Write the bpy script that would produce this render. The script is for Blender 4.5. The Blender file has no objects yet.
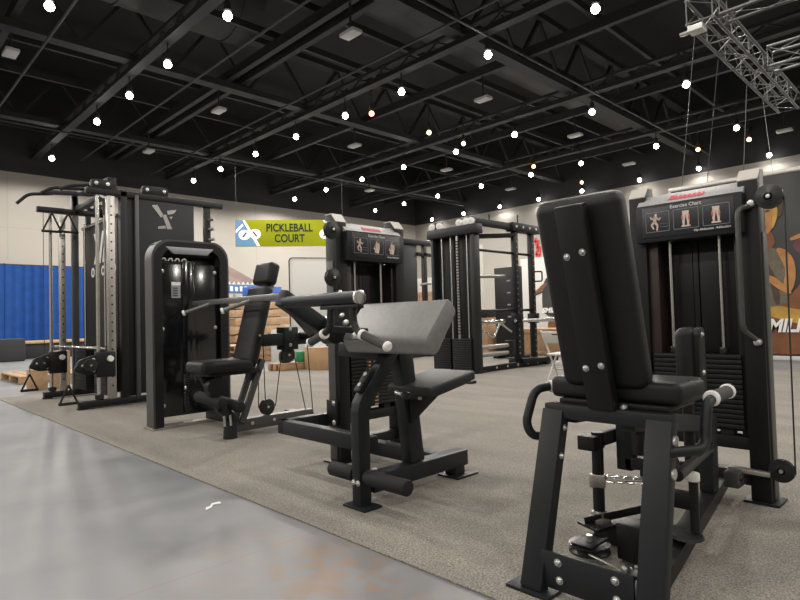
import bpy, bmesh, math, random
from mathutils import Vector, Matrix, noise
random.seed(7)
S = bpy.context.scene
COL = S.collection

# ------------------------------------------------------------------ camera
YAW = math.radians(44.5); PITCH = math.atan(18 / 575.0); ROLL = 0.0275
R = Vector((math.sin(YAW), math.cos(YAW), 0)); FW = Vector((-math.cos(YAW), math.sin(YAW), 0)); UP = Vector((0, 0, 1))
F = FW * math.cos(PITCH) + UP * math.sin(PITCH)
U1 = UP * math.cos(PITCH) - FW * math.sin(PITCH)
R2 = R * math.cos(ROLL) - U1 * math.sin(ROLL)
U2 = U1 * math.cos(ROLL) + R * math.sin(ROLL)
cd = bpy.data.cameras.new('camera'); cam = bpy.data.objects.new('camera', cd); COL.objects.link(cam)
cd.sensor_fit = 'HORIZONTAL'; cd.sensor_width = 36.0; cd.lens = 575 / 800 * 36.0
cd.clip_start = 0.05; cd.clip_end = 200
cam.matrix_world = Matrix(((R2.x, U2.x, -F.x, 0), (R2.y, U2.y, -F.y, 0), (R2.z, U2.z, -F.z, 0.9), (0, 0, 0, 1)))
S.camera = cam
# ------------------------------------------------------------------ view, world, light levels
S.view_settings.view_transform = 'Standard'; S.view_settings.look = 'None'
S.view_settings.exposure = 0.0; S.view_settings.gamma = 1.0; S.view_settings.use_curve_mapping = False
W = bpy.data.worlds.new('hall_world'); S.world = W; W.use_nodes = True
W.node_tree.nodes['Background'].inputs[0].default_value = (0.9, 0.92, 1.0, 1)
W.node_tree.nodes['Background'].inputs[1].default_value = 0.03
LAMP_W = 470.0      # each hall lamp
LAMP_GLOW = 40.0

def hall_light(x, y, z, w=LAMP_W, col=(1, 0.95, 0.88)):
    l = bpy.data.lights.new('hall_lamp_light', 'SPOT'); l.energy = w; l.color = col
    l.spot_size = math.radians(174); l.spot_blend = 0.25; l.shadow_soft_size = 0.14
    o = bpy.data.objects.new('hall_lamp_light', l); COL.objects.link(o); o.location = (x, y, z)
    return o

# ------------------------------------------------------------------ materials
def mat(name, col, rough=0.5, metal=0.0, spec=0.5, noise_amt=0.0, noise_scale=30.0, bump=0.0, bump_scale=200.0, emit=None, es=0.0, coat=0.0):
    m = bpy.data.materials.new(name); m.use_nodes = True
    n = m.node_tree.nodes; l = m.node_tree.links; b = n['Principled BSDF']
    b.inputs['Base Color'].default_value = (*col, 1); b.inputs['Roughness'].default_value = rough
    b.inputs['Metallic'].default_value = metal; b.inputs['Specular IOR Level'].default_value = spec
    b.inputs['Coat Weight'].default_value = coat
    tc = n.new('ShaderNodeTexCoord')
    if noise_amt > 0:
        t = n.new('ShaderNodeTexNoise'); t.inputs['Scale'].default_value = noise_scale; t.inputs['Detail'].default_value = 4
        r = n.new('ShaderNodeValToRGB')
        r.color_ramp.elements[0].position = 0.3; r.color_ramp.elements[1].position = 0.7
        r.color_ramp.elements[0].color = (*[c * (1 - noise_amt) for c in col], 1)
        r.color_ramp.elements[1].color = (*[min(1, c * (1 + noise_amt)) for c in col], 1)
        l.new(tc.outputs['Object'], t.inputs['Vector']); l.new(t.outputs['Fac'], r.inputs['Fac']); l.new(r.outputs['Color'], b.inputs['Base Color'])
    if bump > 0:
        t = n.new('ShaderNodeTexNoise'); t.inputs['Scale'].default_value = bump_scale; t.inputs['Detail'].default_value = 2
        bp = n.new('ShaderNodeBump'); bp.inputs['Strength'].default_value = bump; bp.inputs['Distance'].default_value = 0.002
        l.new(tc.outputs['Object'], t.inputs['Vector']); l.new(t.outputs['Fac'], bp.inputs['Height']); l.new(bp.outputs['Normal'], b.inputs['Normal'])
    if emit:
        b.inputs['Emission Color'].default_value = (*emit, 1); b.inputs['Emission Strength'].default_value = es
    return m

M = {}
M['frame'] = mat('charcoal_powder_coat', (0.0115, 0.0135, 0.016), 0.45, 0.0, 0.3, 0.08, 60, 0.15, 900)
M['black'] = mat('black_powder_coat', (0.0075, 0.0075, 0.008), 0.45, 0.0, 0.3, 0.1, 60, 0.15, 900)
M['grey_frame'] = mat('grey_powder_coat', (0.06, 0.06, 0.06), 0.4, 0.2, 0.5, 0.06, 60)
M['shroud'] = mat('black_shroud', (0.008, 0.008, 0.0085), 0.4, 0.0, 0.3, 0.1, 12)
M['shroud_reflect'] = mat('shroud_red_reflection', (0.028, 0.017, 0.015), 0.4, 0.0, 0.3, 0.1, 12)  # reddish reflection on the inner side wall, tinted into the shroud colour
M['gloss'] = mat('gloss_black_acrylic', (0.004, 0.004, 0.005), 0.14, 0.0, 0.6, 0.05, 5, coat=0.4)
M['vinyl'] = mat('black_vinyl', (0.0075, 0.0075, 0.008), 0.48, 0.0, 0.32, 0.12, 40, 0.4, 350)
M['vinyl_mid'] = mat('dark_grey_vinyl', (0.022, 0.022, 0.022), 0.55, 0.0, 0.3, 0.08, 40, 0.4, 350)
M['vinyl_sheen'] = mat('sheen_grey_vinyl', (0.19, 0.19, 0.187), 0.42, 0.0, 0.45, 0.08, 40, 0.4, 350)  # elbow pad grey, lightened so the colour carries its sheen
M['chrome'] = mat('chrome_steel', (0.62, 0.62, 0.6), 0.22, 1.0, 0.5, 0.05, 20)
M['bolt'] = mat('zinc_bolt', (0.6, 0.6, 0.58), 0.35, 0.9, 0.5, 0.05, 20)
M['cap'] = mat('post_top_highlight', (0.5, 0.48, 0.44), 0.45, 0.0, 0.5, 0.05, 20)  # light caught by the post tops, put into a pale base colour
M['steel'] = mat('brushed_steel', (0.42, 0.4, 0.37), 0.35, 0.85, 0.5, 0.1, 25)
M['silver'] = mat('sparkly_silver', (0.42, 0.42, 0.42), 0.45, 0.3, 0.5, 0.35, 260, 0.3, 400)
M['silver_blue'] = mat('brushed_silver_badge', (0.36, 0.38, 0.42), 0.4, 0.5, 0.5, 0.08, 30)
M['rubber'] = mat('black_rubber', (0.012, 0.012, 0.012), 0.7, 0.0, 0.3, 0.15, 80, 0.5, 300)
M['grip'] = mat('grey_foam_grip', (0.06, 0.06, 0.06), 0.75, 0.0, 0.3, 0.15, 80, 0.5, 300)
M['plastic'] = mat('black_plastic', (0.012, 0.012, 0.012), 0.3, 0.0, 0.5, 0.05, 20)
M['steel_dark'] = mat('dark_steel', (0.16, 0.16, 0.155), 0.35, 0.5, noise_amt=0.06)
M['white_plastic'] = mat('white_plastic', (0.75, 0.74, 0.7), 0.4, 0.0, 0.5, 0.03, 20)
M['cable'] = mat('black_cable', (0.015, 0.015, 0.015), 0.4)
M['placard'] = mat('placard_navy_black', (0.014, 0.016, 0.02), 0.35, 0.0, 0.5, 0.08, 30)
M['line'] = mat('placard_line', (0.25, 0.27, 0.3), 0.5)
M['print_white'] = mat('print_white', (0.75, 0.75, 0.74), 0.5)
M['print_red'] = mat('print_red', (0.62, 0.06, 0.09), 0.5)
M['print_skin'] = mat('print_figure', (0.62, 0.48, 0.42), 0.5, noise_amt=0.15, noise_scale=90)
M['print_muscle'] = mat('print_muscle_red', (0.5, 0.15, 0.12), 0.5)
M['copper'] = mat('copper_marker', (0.5, 0.27, 0.15), 0.45, 0.2)
M['wood'] = mat('pale_wood', (0.38, 0.235, 0.125), 0.6, noise_amt=0.18, noise_scale=9)
M['cardboard'] = mat('cardboard', (0.42, 0.26, 0.14), 0.75, noise_amt=0.1, noise_scale=6)
M['white'] = mat('white_paint', (0.56, 0.55, 0.52), 0.45, noise_amt=0.03)
M['blue_cloth'] = mat('blue_drape', (0.006, 0.05, 0.22), 0.75, 0.0, 0.3, 0.12, 3)
M['blue'] = mat('blue_plastic', (0.03, 0.1, 0.4), 0.5, noise_amt=0.06)
M['green'] = mat('green_plastic', (0.02, 0.25, 0.1), 0.5, noise_amt=0.06)
M['dark_cloth'] = mat('dark_skirting', (0.02, 0.02, 0.023), 0.8, noise_amt=0.15)
M['lime'] = mat('banner_lime', (0.2, 0.215, 0.006), 0.7, 0.0, 0.1, noise_amt=0.05, noise_scale=2)
M['sky'] = mat('banner_blue', (0.075, 0.18, 0.34), 0.6, noise_amt=0.05, noise_scale=2)
M['ink'] = mat('banner_ink', (0.012, 0.025, 0.02), 0.8, 0.0, 0.1)
M['valance'] = mat('valance_blue', (0.06, 0.14, 0.3), 0.7, noise_amt=0.06, noise_scale=2)
M['tent'] = mat('tent_canvas', (0.17, 0.125, 0.11), 0.8, noise_amt=0.06, noise_scale=2)
M['truss'] = mat('aluminium_truss', (0.11, 0.11, 0.11), 0.45, 0.6, noise_amt=0.06)
M['ceil'] = mat('black_painted_steel', (0.016, 0.016, 0.017), 0.65, noise_amt=0.2, noise_scale=2)
M['deck'] = mat('black_roof_deck', (0.01, 0.01, 0.0105), 0.7, noise_amt=0.2, noise_scale=1)
M['ceil_grey'] = mat('dark_grey_duct', (0.034, 0.034, 0.034), 0.55, 0.0, noise_amt=0.12, noise_scale=2)
M['lens'] = mat('lamp_lens', (1, 1, 1), 0.4, emit=(1.0, 0.96, 0.9), es=LAMP_GLOW)
M['lens_warm'] = mat('lamp_lens_warm', (1, 0.7, 0.5), 0.4, emit=(1.0, 0.5, 0.25), es=8)
M['lamp_off'] = mat('unlit_fixture', (0.5, 0.5, 0.48), 0.4, noise_amt=0.05)
M['red_cloth'] = mat('red_sign', (0.6, 0.04, 0.04), 0.6)

def wall_mat():
    m = mat('beige_wall', (0.36, 0.335, 0.298), 0.7, noise_amt=0.035, noise_scale=0.5)
    n = m.node_tree.nodes; l = m.node_tree.links; b = n['Principled BSDF']
    src = b.inputs['Base Color'].links[0].from_socket
    geo = n.new('ShaderNodeNewGeometry'); sep = n.new('ShaderNodeSeparateXYZ'); l.new(geo.outputs['Position'], sep.inputs[0])
    ad = n.new('ShaderNodeMath'); ad.operation = 'ADD'; l.new(sep.outputs['X'], ad.inputs[0]); l.new(sep.outputs['Y'], ad.inputs[1])
    outs = []
    for s, p, w in ((ad.outputs[0], 6.1, 0.012), (sep.outputs['Z'], 2.65, 0.016)):
        d = n.new('ShaderNodeMath'); d.operation = 'DIVIDE'; l.new(s, d.inputs[0]); d.inputs[1].default_value = p
        fr = n.new('ShaderNodeMath'); fr.operation = 'FRACT'; l.new(d.outputs[0], fr.inputs[0])
        lt = n.new('ShaderNodeMath'); lt.operation = 'LESS_THAN'; l.new(fr.outputs[0], lt.inputs[0]); lt.inputs[1].default_value = w
        outs.append(lt.outputs[0])
    mx = n.new('ShaderNodeMath'); mx.operation = 'MAXIMUM'; l.new(outs[0], mx.inputs[0]); l.new(outs[1], mx.inputs[1])
    mix = n.new('ShaderNodeMix'); mix.data_type = 'RGBA'; mix.blend_type = 'MULTIPLY'
    sc = n.new('ShaderNodeMath'); sc.operation = 'MULTIPLY'; l.new(mx.outputs[0], sc.inputs[0]); sc.inputs[1].default_value = 0.12
    l.new(sc.outputs[0], mix.inputs['Factor']); l.new(src, mix.inputs['A']); mix.inputs['B'].default_value = (0.3, 0.3, 0.3, 1)
    l.new(mix.outputs['Result'], b.inputs['Base Color'])
    return m
M['wall'] = wall_mat()

def carpet_mat():
    m = bpy.data.materials.new('grey_carpet'); m.use_nodes = True
    n = m.node_tree.nodes; l = m.node_tree.links; b = n['Principled BSDF']
    b.inputs['Roughness'].default_value = 0.95; b.inputs['Specular IOR Level'].default_value = 0.15
    geo = n.new('ShaderNodeNewGeometry')
    t = n.new('ShaderNodeTexNoise'); t.inputs['Scale'].default_value = 150; t.inputs['Detail'].default_value = 3
    t2 = n.new('ShaderNodeTexNoise'); t2.inputs['Scale'].default_value = 2.2; t2.inputs['Detail'].default_value = 5
    mp = n.new('ShaderNodeMapping'); mp.inputs['Scale'].default_value = (0.35, 1.6, 1)
    for tt, v in ((t, geo.outputs['Position']),): l.new(v, tt.inputs['Vector'])
    l.new(geo.outputs['Position'], mp.inputs['Vector']); l.new(mp.outputs['Vector'], t2.inputs['Vector'])
    r = n.new('ShaderNodeValToRGB'); e = r.color_ramp.elements
    e[0].position = 0.3; e[0].color = (0.13, 0.122, 0.108, 1); e[1].position = 0.72; e[1].color = (0.39, 0.365, 0.325, 1)
    l.new(t.outputs['Fac'], r.inputs['Fac'])
    r2 = n.new('ShaderNodeValToRGB'); e = r2.color_ramp.elements
    e[0].position = 0.3; e[0].color = (0.83, 0.82, 0.82, 1); e[1].position = 0.65; e[1].color = (1.03, 1.02, 1.0, 1)
    l.new(t2.outputs['Fac'], r2.inputs['Fac'])
    mix = n.new('ShaderNodeMix'); mix.data_type = 'RGBA'; mix.blend_type = 'MULTIPLY'; mix.inputs['Factor'].default_value = 1
    l.new(r.outputs['Color'], mix.inputs['A']); l.new(r2.outputs['Color'], mix.inputs['B']); l.new(mix.outputs['Result'], b.inputs['Base Color'])
    bp = n.new('ShaderNodeBump'); bp.inputs['Strength'].default_value = 0.5; bp.inputs['Distance'].default_value = 0.004
    l.new(t.outputs['Fac'], bp.inputs['Height']); l.new(bp.outputs['Normal'], b.inputs['Normal'])
    return m
M['carpet'] = carpet_mat()

def concrete_mat():
    m = bpy.data.materials.new('polished_concrete'); m.use_nodes = True
    n = m.node_tree.nodes; l = m.node_tree.links; b = n['Principled BSDF']
    geo = n.new('ShaderNodeNewGeometry'); P = geo.outputs['Position']
    def nz(sc, det, dist=0.0):
        t = n.new('ShaderNodeTexNoise'); t.inputs['Scale'].default_value = sc; t.inputs['Detail'].default_value = det; t.inputs['Distortion'].default_value = dist
        l.new(P, t.inputs['Vector']); return t.outputs['Fac']
    def ramp(f, a, ca, bb, cb):
        r = n.new('ShaderNodeValToRGB'); e = r.color_ramp.elements; e[0].position = a; e[0].color = (*ca, 1); e[1].position = bb; e[1].color = (*cb, 1)
        l.new(f, r.inputs['Fac']); return r.outputs['Color']
    base = ramp(nz(1.6, 8, 0.4), 0.3, (0.165, 0.168, 0.178), 0.7, (0.225, 0.228, 0.238))
    # rusty stains close to the carpet edge
    sep = n.new('ShaderNodeSeparateXYZ'); l.new(P, sep.inputs[0])
    def band(out, c, w):
        a = n.new('ShaderNodeMath'); a.operation = 'SUBTRACT'; l.new(out, a.inputs[0]); a.inputs[1].default_value = c
        d = n.new('ShaderNodeMath'); d.operation = 'ABSOLUTE'; l.new(a.outputs[0], d.inputs[0])
        q = n.new('ShaderNodeMapRange'); q.inputs['From Min'].default_value = w; q.inputs['From Max'].default_value = 0.0; l.new(d.outputs[0], q.inputs['Value'])
        return q.outputs['Result']
    def mul(a, c):
        q = n.new('ShaderNodeMath'); q.operation = 'MULTIPLY'; l.new(a, q.inputs[0])
        if isinstance(c, float): q.inputs[1].default_value = c
        else: l.new(c, q.inputs[1])
        return q.outputs[0]
    stn = ramp(nz(9.0, 12, 1.2), 0.42, (0, 0, 0), 0.68, (1, 1, 1))
    f = mul(mul(mul(band(sep.outputs['X'], -1.72, 0.62), band(sep.outputs['Y'], 1.27, 0.5)), stn), 2.0)
    mix = n.new('ShaderNodeMix'); mix.data_type = 'RGBA'; l.new(f, mix.inputs['Factor']); l.new(base, mix.inputs['A']); mix.inputs['B'].default_value = (0.25, 0.185, 0.15, 1)
    # long saw-cut joint
    jn = n.new('ShaderNodeMath'); jn.operation = 'LESS_THAN'; jn.inputs[1].default_value = 0.006
    a = n.new('ShaderNodeMath'); a.operation = 'SUBTRACT'; l.new(sep.outputs['X'], a.inputs[0]); a.inputs[1].default_value = -2.04
    d = n.new('ShaderNodeMath'); d.operation = 'ABSOLUTE'; l.new(a.outputs[0], d.inputs[0]); l.new(d.outputs[0], jn.inputs[0])
    mix2 = n.new('ShaderNodeMix'); mix2.data_type = 'RGBA'; l.new(mul(jn.outputs[0], 0.35), mix2.inputs['Factor'])
    l.new(mix.outputs['Result'], mix2.inputs['A']); mix2.inputs['B'].default_value = (0.19, 0.15, 0.12, 1)
    l.new(mix2.outputs['Result'], b.inputs['Base Color'])
    rr = n.new('ShaderNodeMapRange'); rr.inputs['To Min'].default_value = 0.38; rr.inputs['To Max'].default_value = 0.56
    l.new(nz(2.5, 6, 0.5), rr.inputs['Value']); l.new(rr.outputs['Result'], b.inputs['Roughness'])
    b.inputs['Specular IOR Level'].default_value = 0.4
    bp = n.new('ShaderNodeBump'); bp.inputs['Strength'].default_value = 0.08; bp.inputs['Distance'].default_value = 0.01
    l.new(nz(5, 3), bp.inputs['Height']); l.new(bp.outputs['Normal'], b.inputs['Normal'])
    return m
M['concrete'] = concrete_mat()

# ------------------------------------------------------------------ mesh helpers (world coordinates)
V = Vector
class MB:
    def __init__(s): s.bm = bmesh.new()
    def _merge(s, b2, mtx=None):
        if mtx is not None: bmesh.ops.transform(b2, matrix=mtx, verts=b2.verts)
        me = bpy.data.meshes.new('tmp'); b2.to_mesh(me); b2.free(); s.bm.from_mesh(me); bpy.data.meshes.remove(me); return s
    def obox(s, c, size, ax=None, bev=0.004, seg=2):
        """box with centre c, full sizes, axes = 3 vectors"""
        b = bmesh.new(); bmesh.ops.create_cube(b, size=1.0)
        bmesh.ops.scale(b, vec=V(size), verts=b.verts)
        if bev > 0:
            bmesh.ops.bevel(b, geom=b.edges[:], offset=min(bev, 0.45 * min(size)), segments=seg, profile=0.5, affect='EDGES')
        m = Matrix.Identity(4)
        if ax:
            for j in range(3):
                for i in range(3): m[i][j] = ax[j][i]
        m.translation = V(c); return s._merge(b, m)
    def box(s, x0, x1, y0, y1, z0, z1, bev=0.004, seg=2):
        return s.obox(((x0 + x1) / 2, (y0 + y1) / 2, (z0 + z1) / 2), (abs(x1 - x0), abs(y1 - y0), abs(z1 - z0)), None, bev, seg)
    def beam(s, p, q, w, h, side=(1, 0, 0), bev=0.005):
        """rectangular bar p->q; w along side, h along the third axis"""
        p, q = V(p), V(q); d = (q - p); L = d.length; d.normalize()
        sd = V(side); sd = (sd - d * sd.dot(d)).normalized(); t = d.cross(sd)
        return s.obox((p + q) / 2, (w, h, L), (sd, t, d), bev)
    def cyl(s, p, q, r, r2=None, n=20, bev=0.0):
        p, q = V(p), V(q); d = q - p; L = d.length
        b = bmesh.new(); bmesh.ops.create_cone(b, cap_ends=True, segments=n, radius1=r, radius2=r if r2 is None else r2, depth=L)
        if bev > 0:
            eds = [e for e in b.edges if any(len(f.verts) > 4 for f in e.link_faces)]
            bmesh.ops.bevel(b, geom=eds, offset=bev, segments=2, profile=0.5, affect='EDGES')
        m = d.to_track_quat('Z', 'Y').to_matrix().to_4x4(); m.translation = (p + q) / 2
        return s._merge(b, m)
    def tube(s, pts, r, n=12, fillet=0.03, k=6, cap=True):
        pts = [V(p) for p in pts]; path = [pts[0]]
        for i in range(1, len(pts) - 1):
            a, b, c = pts[i - 1], pts[i], pts[i + 1]
            f = min(fillet, (a - b).length * 0.48, (c - b).length * 0.48)
            s0 = b + (a - b).normalized() * f; s1 = b + (c - b).normalized() * f
            for j in range(k + 1):
                t = j / k; path.append(s0 * (1 - t) ** 2 + b * 2 * t * (1 - t) + s1 * t * t)
        path.append(pts[-1])
        bm = s.bm; prev = None; nrm = None; first = None
        for i, p in enumerate(path):
            d = (path[min(i + 1, len(path) - 1)] - path[max(i - 1, 0)]).normalized()
            if nrm is None:
                nrm = d.orthogonal().normalized()
            else:
                nrm = (nrm - d * nrm.dot(d)).normalized()
            bi = d.cross(nrm)
            ring = [bm.verts.new(p + (nrm * math.cos(2 * math.pi * j / n) + bi * math.sin(2 * math.pi * j / n)) * r) for j in range(n)]
            if prev:
                for j in range(n): bm.faces.new((prev[j], prev[(j + 1) % n], ring[(j + 1) % n], ring[j]))
            else: first = ring
            prev = ring
        if cap:
            bm.faces.new(first[::-1]); bm.faces.new(prev)
        return s
    def prism(s, poly, o, u, v, n, t, bev=0.0, seg=2):
        """2-D polygon (a,b) -> o + u*a + v*b, extruded by t along n"""
        o, u, v, n = V(o), V(u), V(v), V(n)
        b = bmesh.new(); vs = [b.verts.new(o + u * a + v * c) for a, c in poly]
        f = b.faces.new(vs); r = bmesh.ops.extrude_face_region(b, geom=[f])
        bmesh.ops.translate(b, vec=n * t, verts=[e for e in r['geom'] if isinstance(e, bmesh.types.BMVert)])
        bmesh.ops.recalc_face_normals(b, faces=b.faces)
        if bev > 0: bmesh.ops.bevel(b, geom=b.edges[:], offset=bev, segments=seg, profile=0.5, affect='EDGES')
        return s._merge(b)
    def lathe(s, prof, p, axis, n=28):
        """profile [(radius, along axis)] around axis through p"""
        p = V(p); d = V(axis).normalized(); a = d.orthogonal().normalized(); c = d.cross(a); bm = s.bm
        rings = []
        for r, h in prof:
            if r < 1e-5: rings.append([bm.verts.new(p + d * h)])
            else: rings.append([bm.verts.new(p + d * h + (a * math.cos(2 * math.pi * j / n) + c * math.sin(2 * math.pi * j / n)) * r) for j in range(n)])
        for q0, q1 in zip(rings, rings[1:]):
            for j in range(n):
                k = (j + 1) % n
                if len(q0) == 1 and len(q1) == 1: break
                if len(q0) == 1: bm.faces.new((q0[0], q1[k], q1[j]))
                elif len(q1) == 1: bm.faces.new((q0[j], q0[k], q1[0]))
                else: bm.faces.new((q0[j], q0[k], q1[k], q1[j]))
        return s
    def bolt(s, p, n, r=0.011):
        return s.lathe([(0, 0.008), (r * 0.6, 0.007), (r * 0.95, 0.003), (r, 0), (r * 1.25, 0), (r * 1.25, -0.003), (0, -0.003)], p, n, 14)
    def plate(s, pts, t=0.004, n=(0, 0, 1)):
        b = bmesh.new(); f = b.faces.new([b.verts.new(V(p)) for p in pts]); r = bmesh.ops.extrude_face_region(b, geom=[f])
        bmesh.ops.translate(b, vec=V(n) * t, verts=[e for e in r['geom'] if isinstance(e, bmesh.types.BMVert)])
        bmesh.ops.recalc_face_normals(b, faces=b.faces); return s._merge(b)
    def text(s, body, o, u, v, size, t=0.001, shear=0.0, align='CENTER', xs=1.0, off=0.0):
        c = bpy.data.curves.new('txt', 'FONT'); c.body = body; c.size = size; c.extrude = t; c.align_x = align; c.align_y = 'CENTER'; c.shear = shear; c.offset = off
        ob = bpy.data.objects.new('txt', c); COL.objects.link(ob); bpy.context.view_layer.update()
        me = bpy.data.meshes.new_from_object(ob.evaluated_get(bpy.context.evaluated_depsgraph_get()))
        b = bmesh.new(); b.from_mesh(me); bpy.data.objects.remove(ob); bpy.data.curves.remove(c); bpy.data.meshes.remove(me)
        u, v = V(u).normalized(), V(v).normalized(); w = u.cross(v)
        m = Matrix(((u.x * xs, v.x, w.x, o[0]), (u.y * xs, v.y, w.y, o[1]), (u.z * xs, v.z, w.z, o[2]), (0, 0, 0, 1)))
        return s._merge(b, m)
    def mesh(s, name, origin):
        bmesh.ops.translate(s.bm, vec=-V(origin), verts=s.bm.verts)
        me = bpy.data.meshes.new(name); s.bm.to_mesh(me); s.bm.free()
        for p in me.polygons: p.use_smooth = True
        me.set_sharp_from_angle(angle=math.radians(35))
        return me
    def build(s, name, m, parent=None, origin=None, extra=None, em=None):
        """ONE mesh object; origin at the centre of its bounds unless given"""
        vs = [v.co for v in s.bm.verts]
        lo = V([min(v[i] for v in vs) for i in range(3)]); hi = V([max(v[i] for v in vs) for i in range(3)])
        og = V(origin) if origin is not None else (lo + hi) / 2
        n0 = None
        if extra is not None:
            n0 = len(s.bm.faces); tmp = bpy.data.meshes.new('tmp'); extra.bm.to_mesh(tmp); extra.bm.free(); s.bm.from_mesh(tmp); bpy.data.meshes.remove(tmp)
        me = s.mesh(name, og); me.materials.append(M[m] if isinstance(m, str) else m)
        if n0 is not None:
            me.materials.append(M[em])
            for p in me.polygons:
                if p.index >= n0: p.material_index = 1
        o = bpy.data.objects.new(name, me); COL.objects.link(o)
        pw = V((0, 0, 0)); q = parent
        while q is not None: pw += V(q.location); q = q.parent
        o.location = og - pw; o.parent = parent
        return o

def tag(o, label=None, cat=None, group=None, kind=None):
    if label: o['label'] = label
    if cat: o['category'] = cat
    if group: o['group'] = group
    if kind: o['kind'] = kind
    return o
def thing(name, label, cat, loc, group=None):
    o = bpy.data.objects.new(name, None); COL.objects.link(o); o.location = loc; o.empty_display_size = 0.1
    return tag(o, label, cat, group)
def struct(name, mb, m): return tag(mb.build(name, m), kind='structure')
def copy_thing(src, loc, label):
    def rec(o, parent):
        c = o.copy(); COL.objects.link(c); c.parent = parent
        for ch in [k for k in ALLKIDS.get(o.name, [])]: rec(ch, c)
        return c
    c = rec(src, None); c.location = loc; c['label'] = label; return c
ALLKIDS = {}
def index_kids(o):
    ALLKIDS[o.name] = list(o.children)
    for k in o.children: index_kids(k)
def at(o, a, b, c, u, v, n): return V(o) + V(u) * a + V(v) * b + V(n) * c
X, Y, Z = V((1, 0, 0)), V((0, 1, 0)), V((0, 0, 1))
ORD = ['first', 'second', 'third', 'fourth', 'fifth', 'sixth', 'seventh', 'eighth', 'ninth', 'tenth', 'eleventh', 'twelfth']

# ================================================================== THE SETTING
XW, YW, WH, CH = -29.7, 31.0, 7.9, 12.4
struct('floor', MB().box(XW - 0.3, 16, -16, YW + 0.3, -0.2, 0.0, 0), 'concrete')
struct('floor_carpet', MB().box(-9.0, 6.0, 1.49, 9.6, 0.0, 0.008, 0.003), 'carpet')
struct('wall_left', MB().box(XW - 0.3, XW, -16, YW + 0.3, 0, WH, 0), 'wall')
struct('wall_back', MB().box(XW, 16, YW, YW + 0.3, 0, WH, 0), 'wall')
struct('wall_left_upper', MB().box(XW - 0.3, XW, -16, YW + 0.3, WH, CH, 0), 'ceil')
struct('wall_back_upper', MB().box(XW, 16, YW, YW + 0.3, WH, CH, 0), 'ceil')
struct('wall_right', MB().box(16, 16.3, -16, YW, 0, CH, 0), 'wall')
struct('wall_front', MB().box(XW, 16, -16.3, -16, 0, CH, 0), 'wall')
struct('ceiling', MB().box(XW, 16, -16, YW, CH, CH + 0.2, 0), 'deck')
struct('trim_left', MB().box(XW, XW + 0.06, -16, YW, WH - 0.12, WH + 0.1, 0), 'ceil')
struct('trim_back', MB().box(XW, 16, YW - 0.06, YW, WH - 0.12, WH + 0.1, 0), 'ceil')

# ceiling steel: beams along X under girders along Y, all painted black
def lattice(mb, p, q, h, n, r=0.045):
    p, q = V(p), V(q)
    for i in range(n):
        a = p + (q - p) * (i / n); b = p + (q - p) * ((i + 0.5) / n); c = p + (q - p) * ((i + 1) / n)
        mb.beam(a, b + Z * h, r, r, (0, 0, 1), 0); mb.beam(b + Z * h, c, r, r, (0, 0, 1), 0)
for i, y in enumerate((0.2, 6.35, 12.45, 18.65, 24.85)):
    m = MB(); m.box(XW, 16, y - 0.14, y + 0.14, 8.45, 8.6, 0); m.box(XW, 16, y - 0.1, y + 0.1, 8.85, 8.93, 0)
    lattice(m, (XW, y, 8.57), (16, y, 8.57), 0.3, 40, 0.04)
    tag(m.build('ceiling_beam', 'ceil'), kind='structure')
for i, x in enumerate((-25.0, -17.5, -10.0, -2.5)):
    m = MB(); m.box(x - 0.2, x + 0.2, -16, YW, 8.7, 8.9, 0); m.box(x - 0.2, x + 0.2, -16, YW, 10.6, 10.8, 0)
    lattice(m, (x, -16, 8.85), (x, YW, 8.85), 1.8, 18, 0.1)
    tag(m.build('ceiling_girder', 'ceil'), kind='structure')
for y in (3.3, 9.4, 9.9, 15.6, 21.7, 28.0):
    tag(MB().box(XW, 16, y - 0.09, y + 0.09, 9.0, 9.3, 0).build('ceiling_joist', 'ceil'), kind='structure')
for x in (-28, -22, -19.5, -14.5, -12.5, -7.5, -5):
    tag(MB().box(x - 0.06, x + 0.06, -16, YW, 9.3, 9.5, 0).build('ceiling_joist', 'ceil'), kind='structure')
for x, y0, y1, z in ((-24.2, -10, 30, 8.3), (-9.0, 4, 30, 8.35), (-4.2, 6, 30, 8.3)):
    tag(MB().cyl((x, y0, z), (x, y1, z), 0.035, n=8).build('ceiling_conduit', 'ceil_grey'), kind='structure')
for y, x0, x1, z in ((3.9, -29, 0, 8.35), (11.2, -29, 6, 8.4), (8.1, -29, 6, 8.6)):
    tag(MB().cyl((x0, y, z), (x1, y, z), 0.035, n=8).build('ceiling_conduit', 'ceil_grey'), kind='structure')
d = thing('air_duct', 'large round grey air duct hanging under the ceiling above the left machines', 'duct', (-15.0, 3.0, 9.0))
m = MB(); m.cyl((-15.9, -4, 10.85), (-15.9, 9.2, 10.85), 1.25, n=40); m.build('duct_pipe', 'ceil_grey', d)
for y in (-1, 2.2, 5.4, 8.55): MB().lathe([(1.25, -0.04), (1.29, -0.04), (1.29, 0.04), (1.25, 0.04)], (-15.9, y, 10.85), Y, 40).build('duct_ring', 'ceil_grey', d)
d = thing('air_duct', 'long square grey air duct crossing the ceiling above the middle of the hall', 'duct', (-11.6, 16.0, 9.0))
MB().box(-12.1, -11.2, 10.2, 27.5, 9.6, 10.4, 0.02).build('duct_pipe', 'ceil_grey', d)

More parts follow.
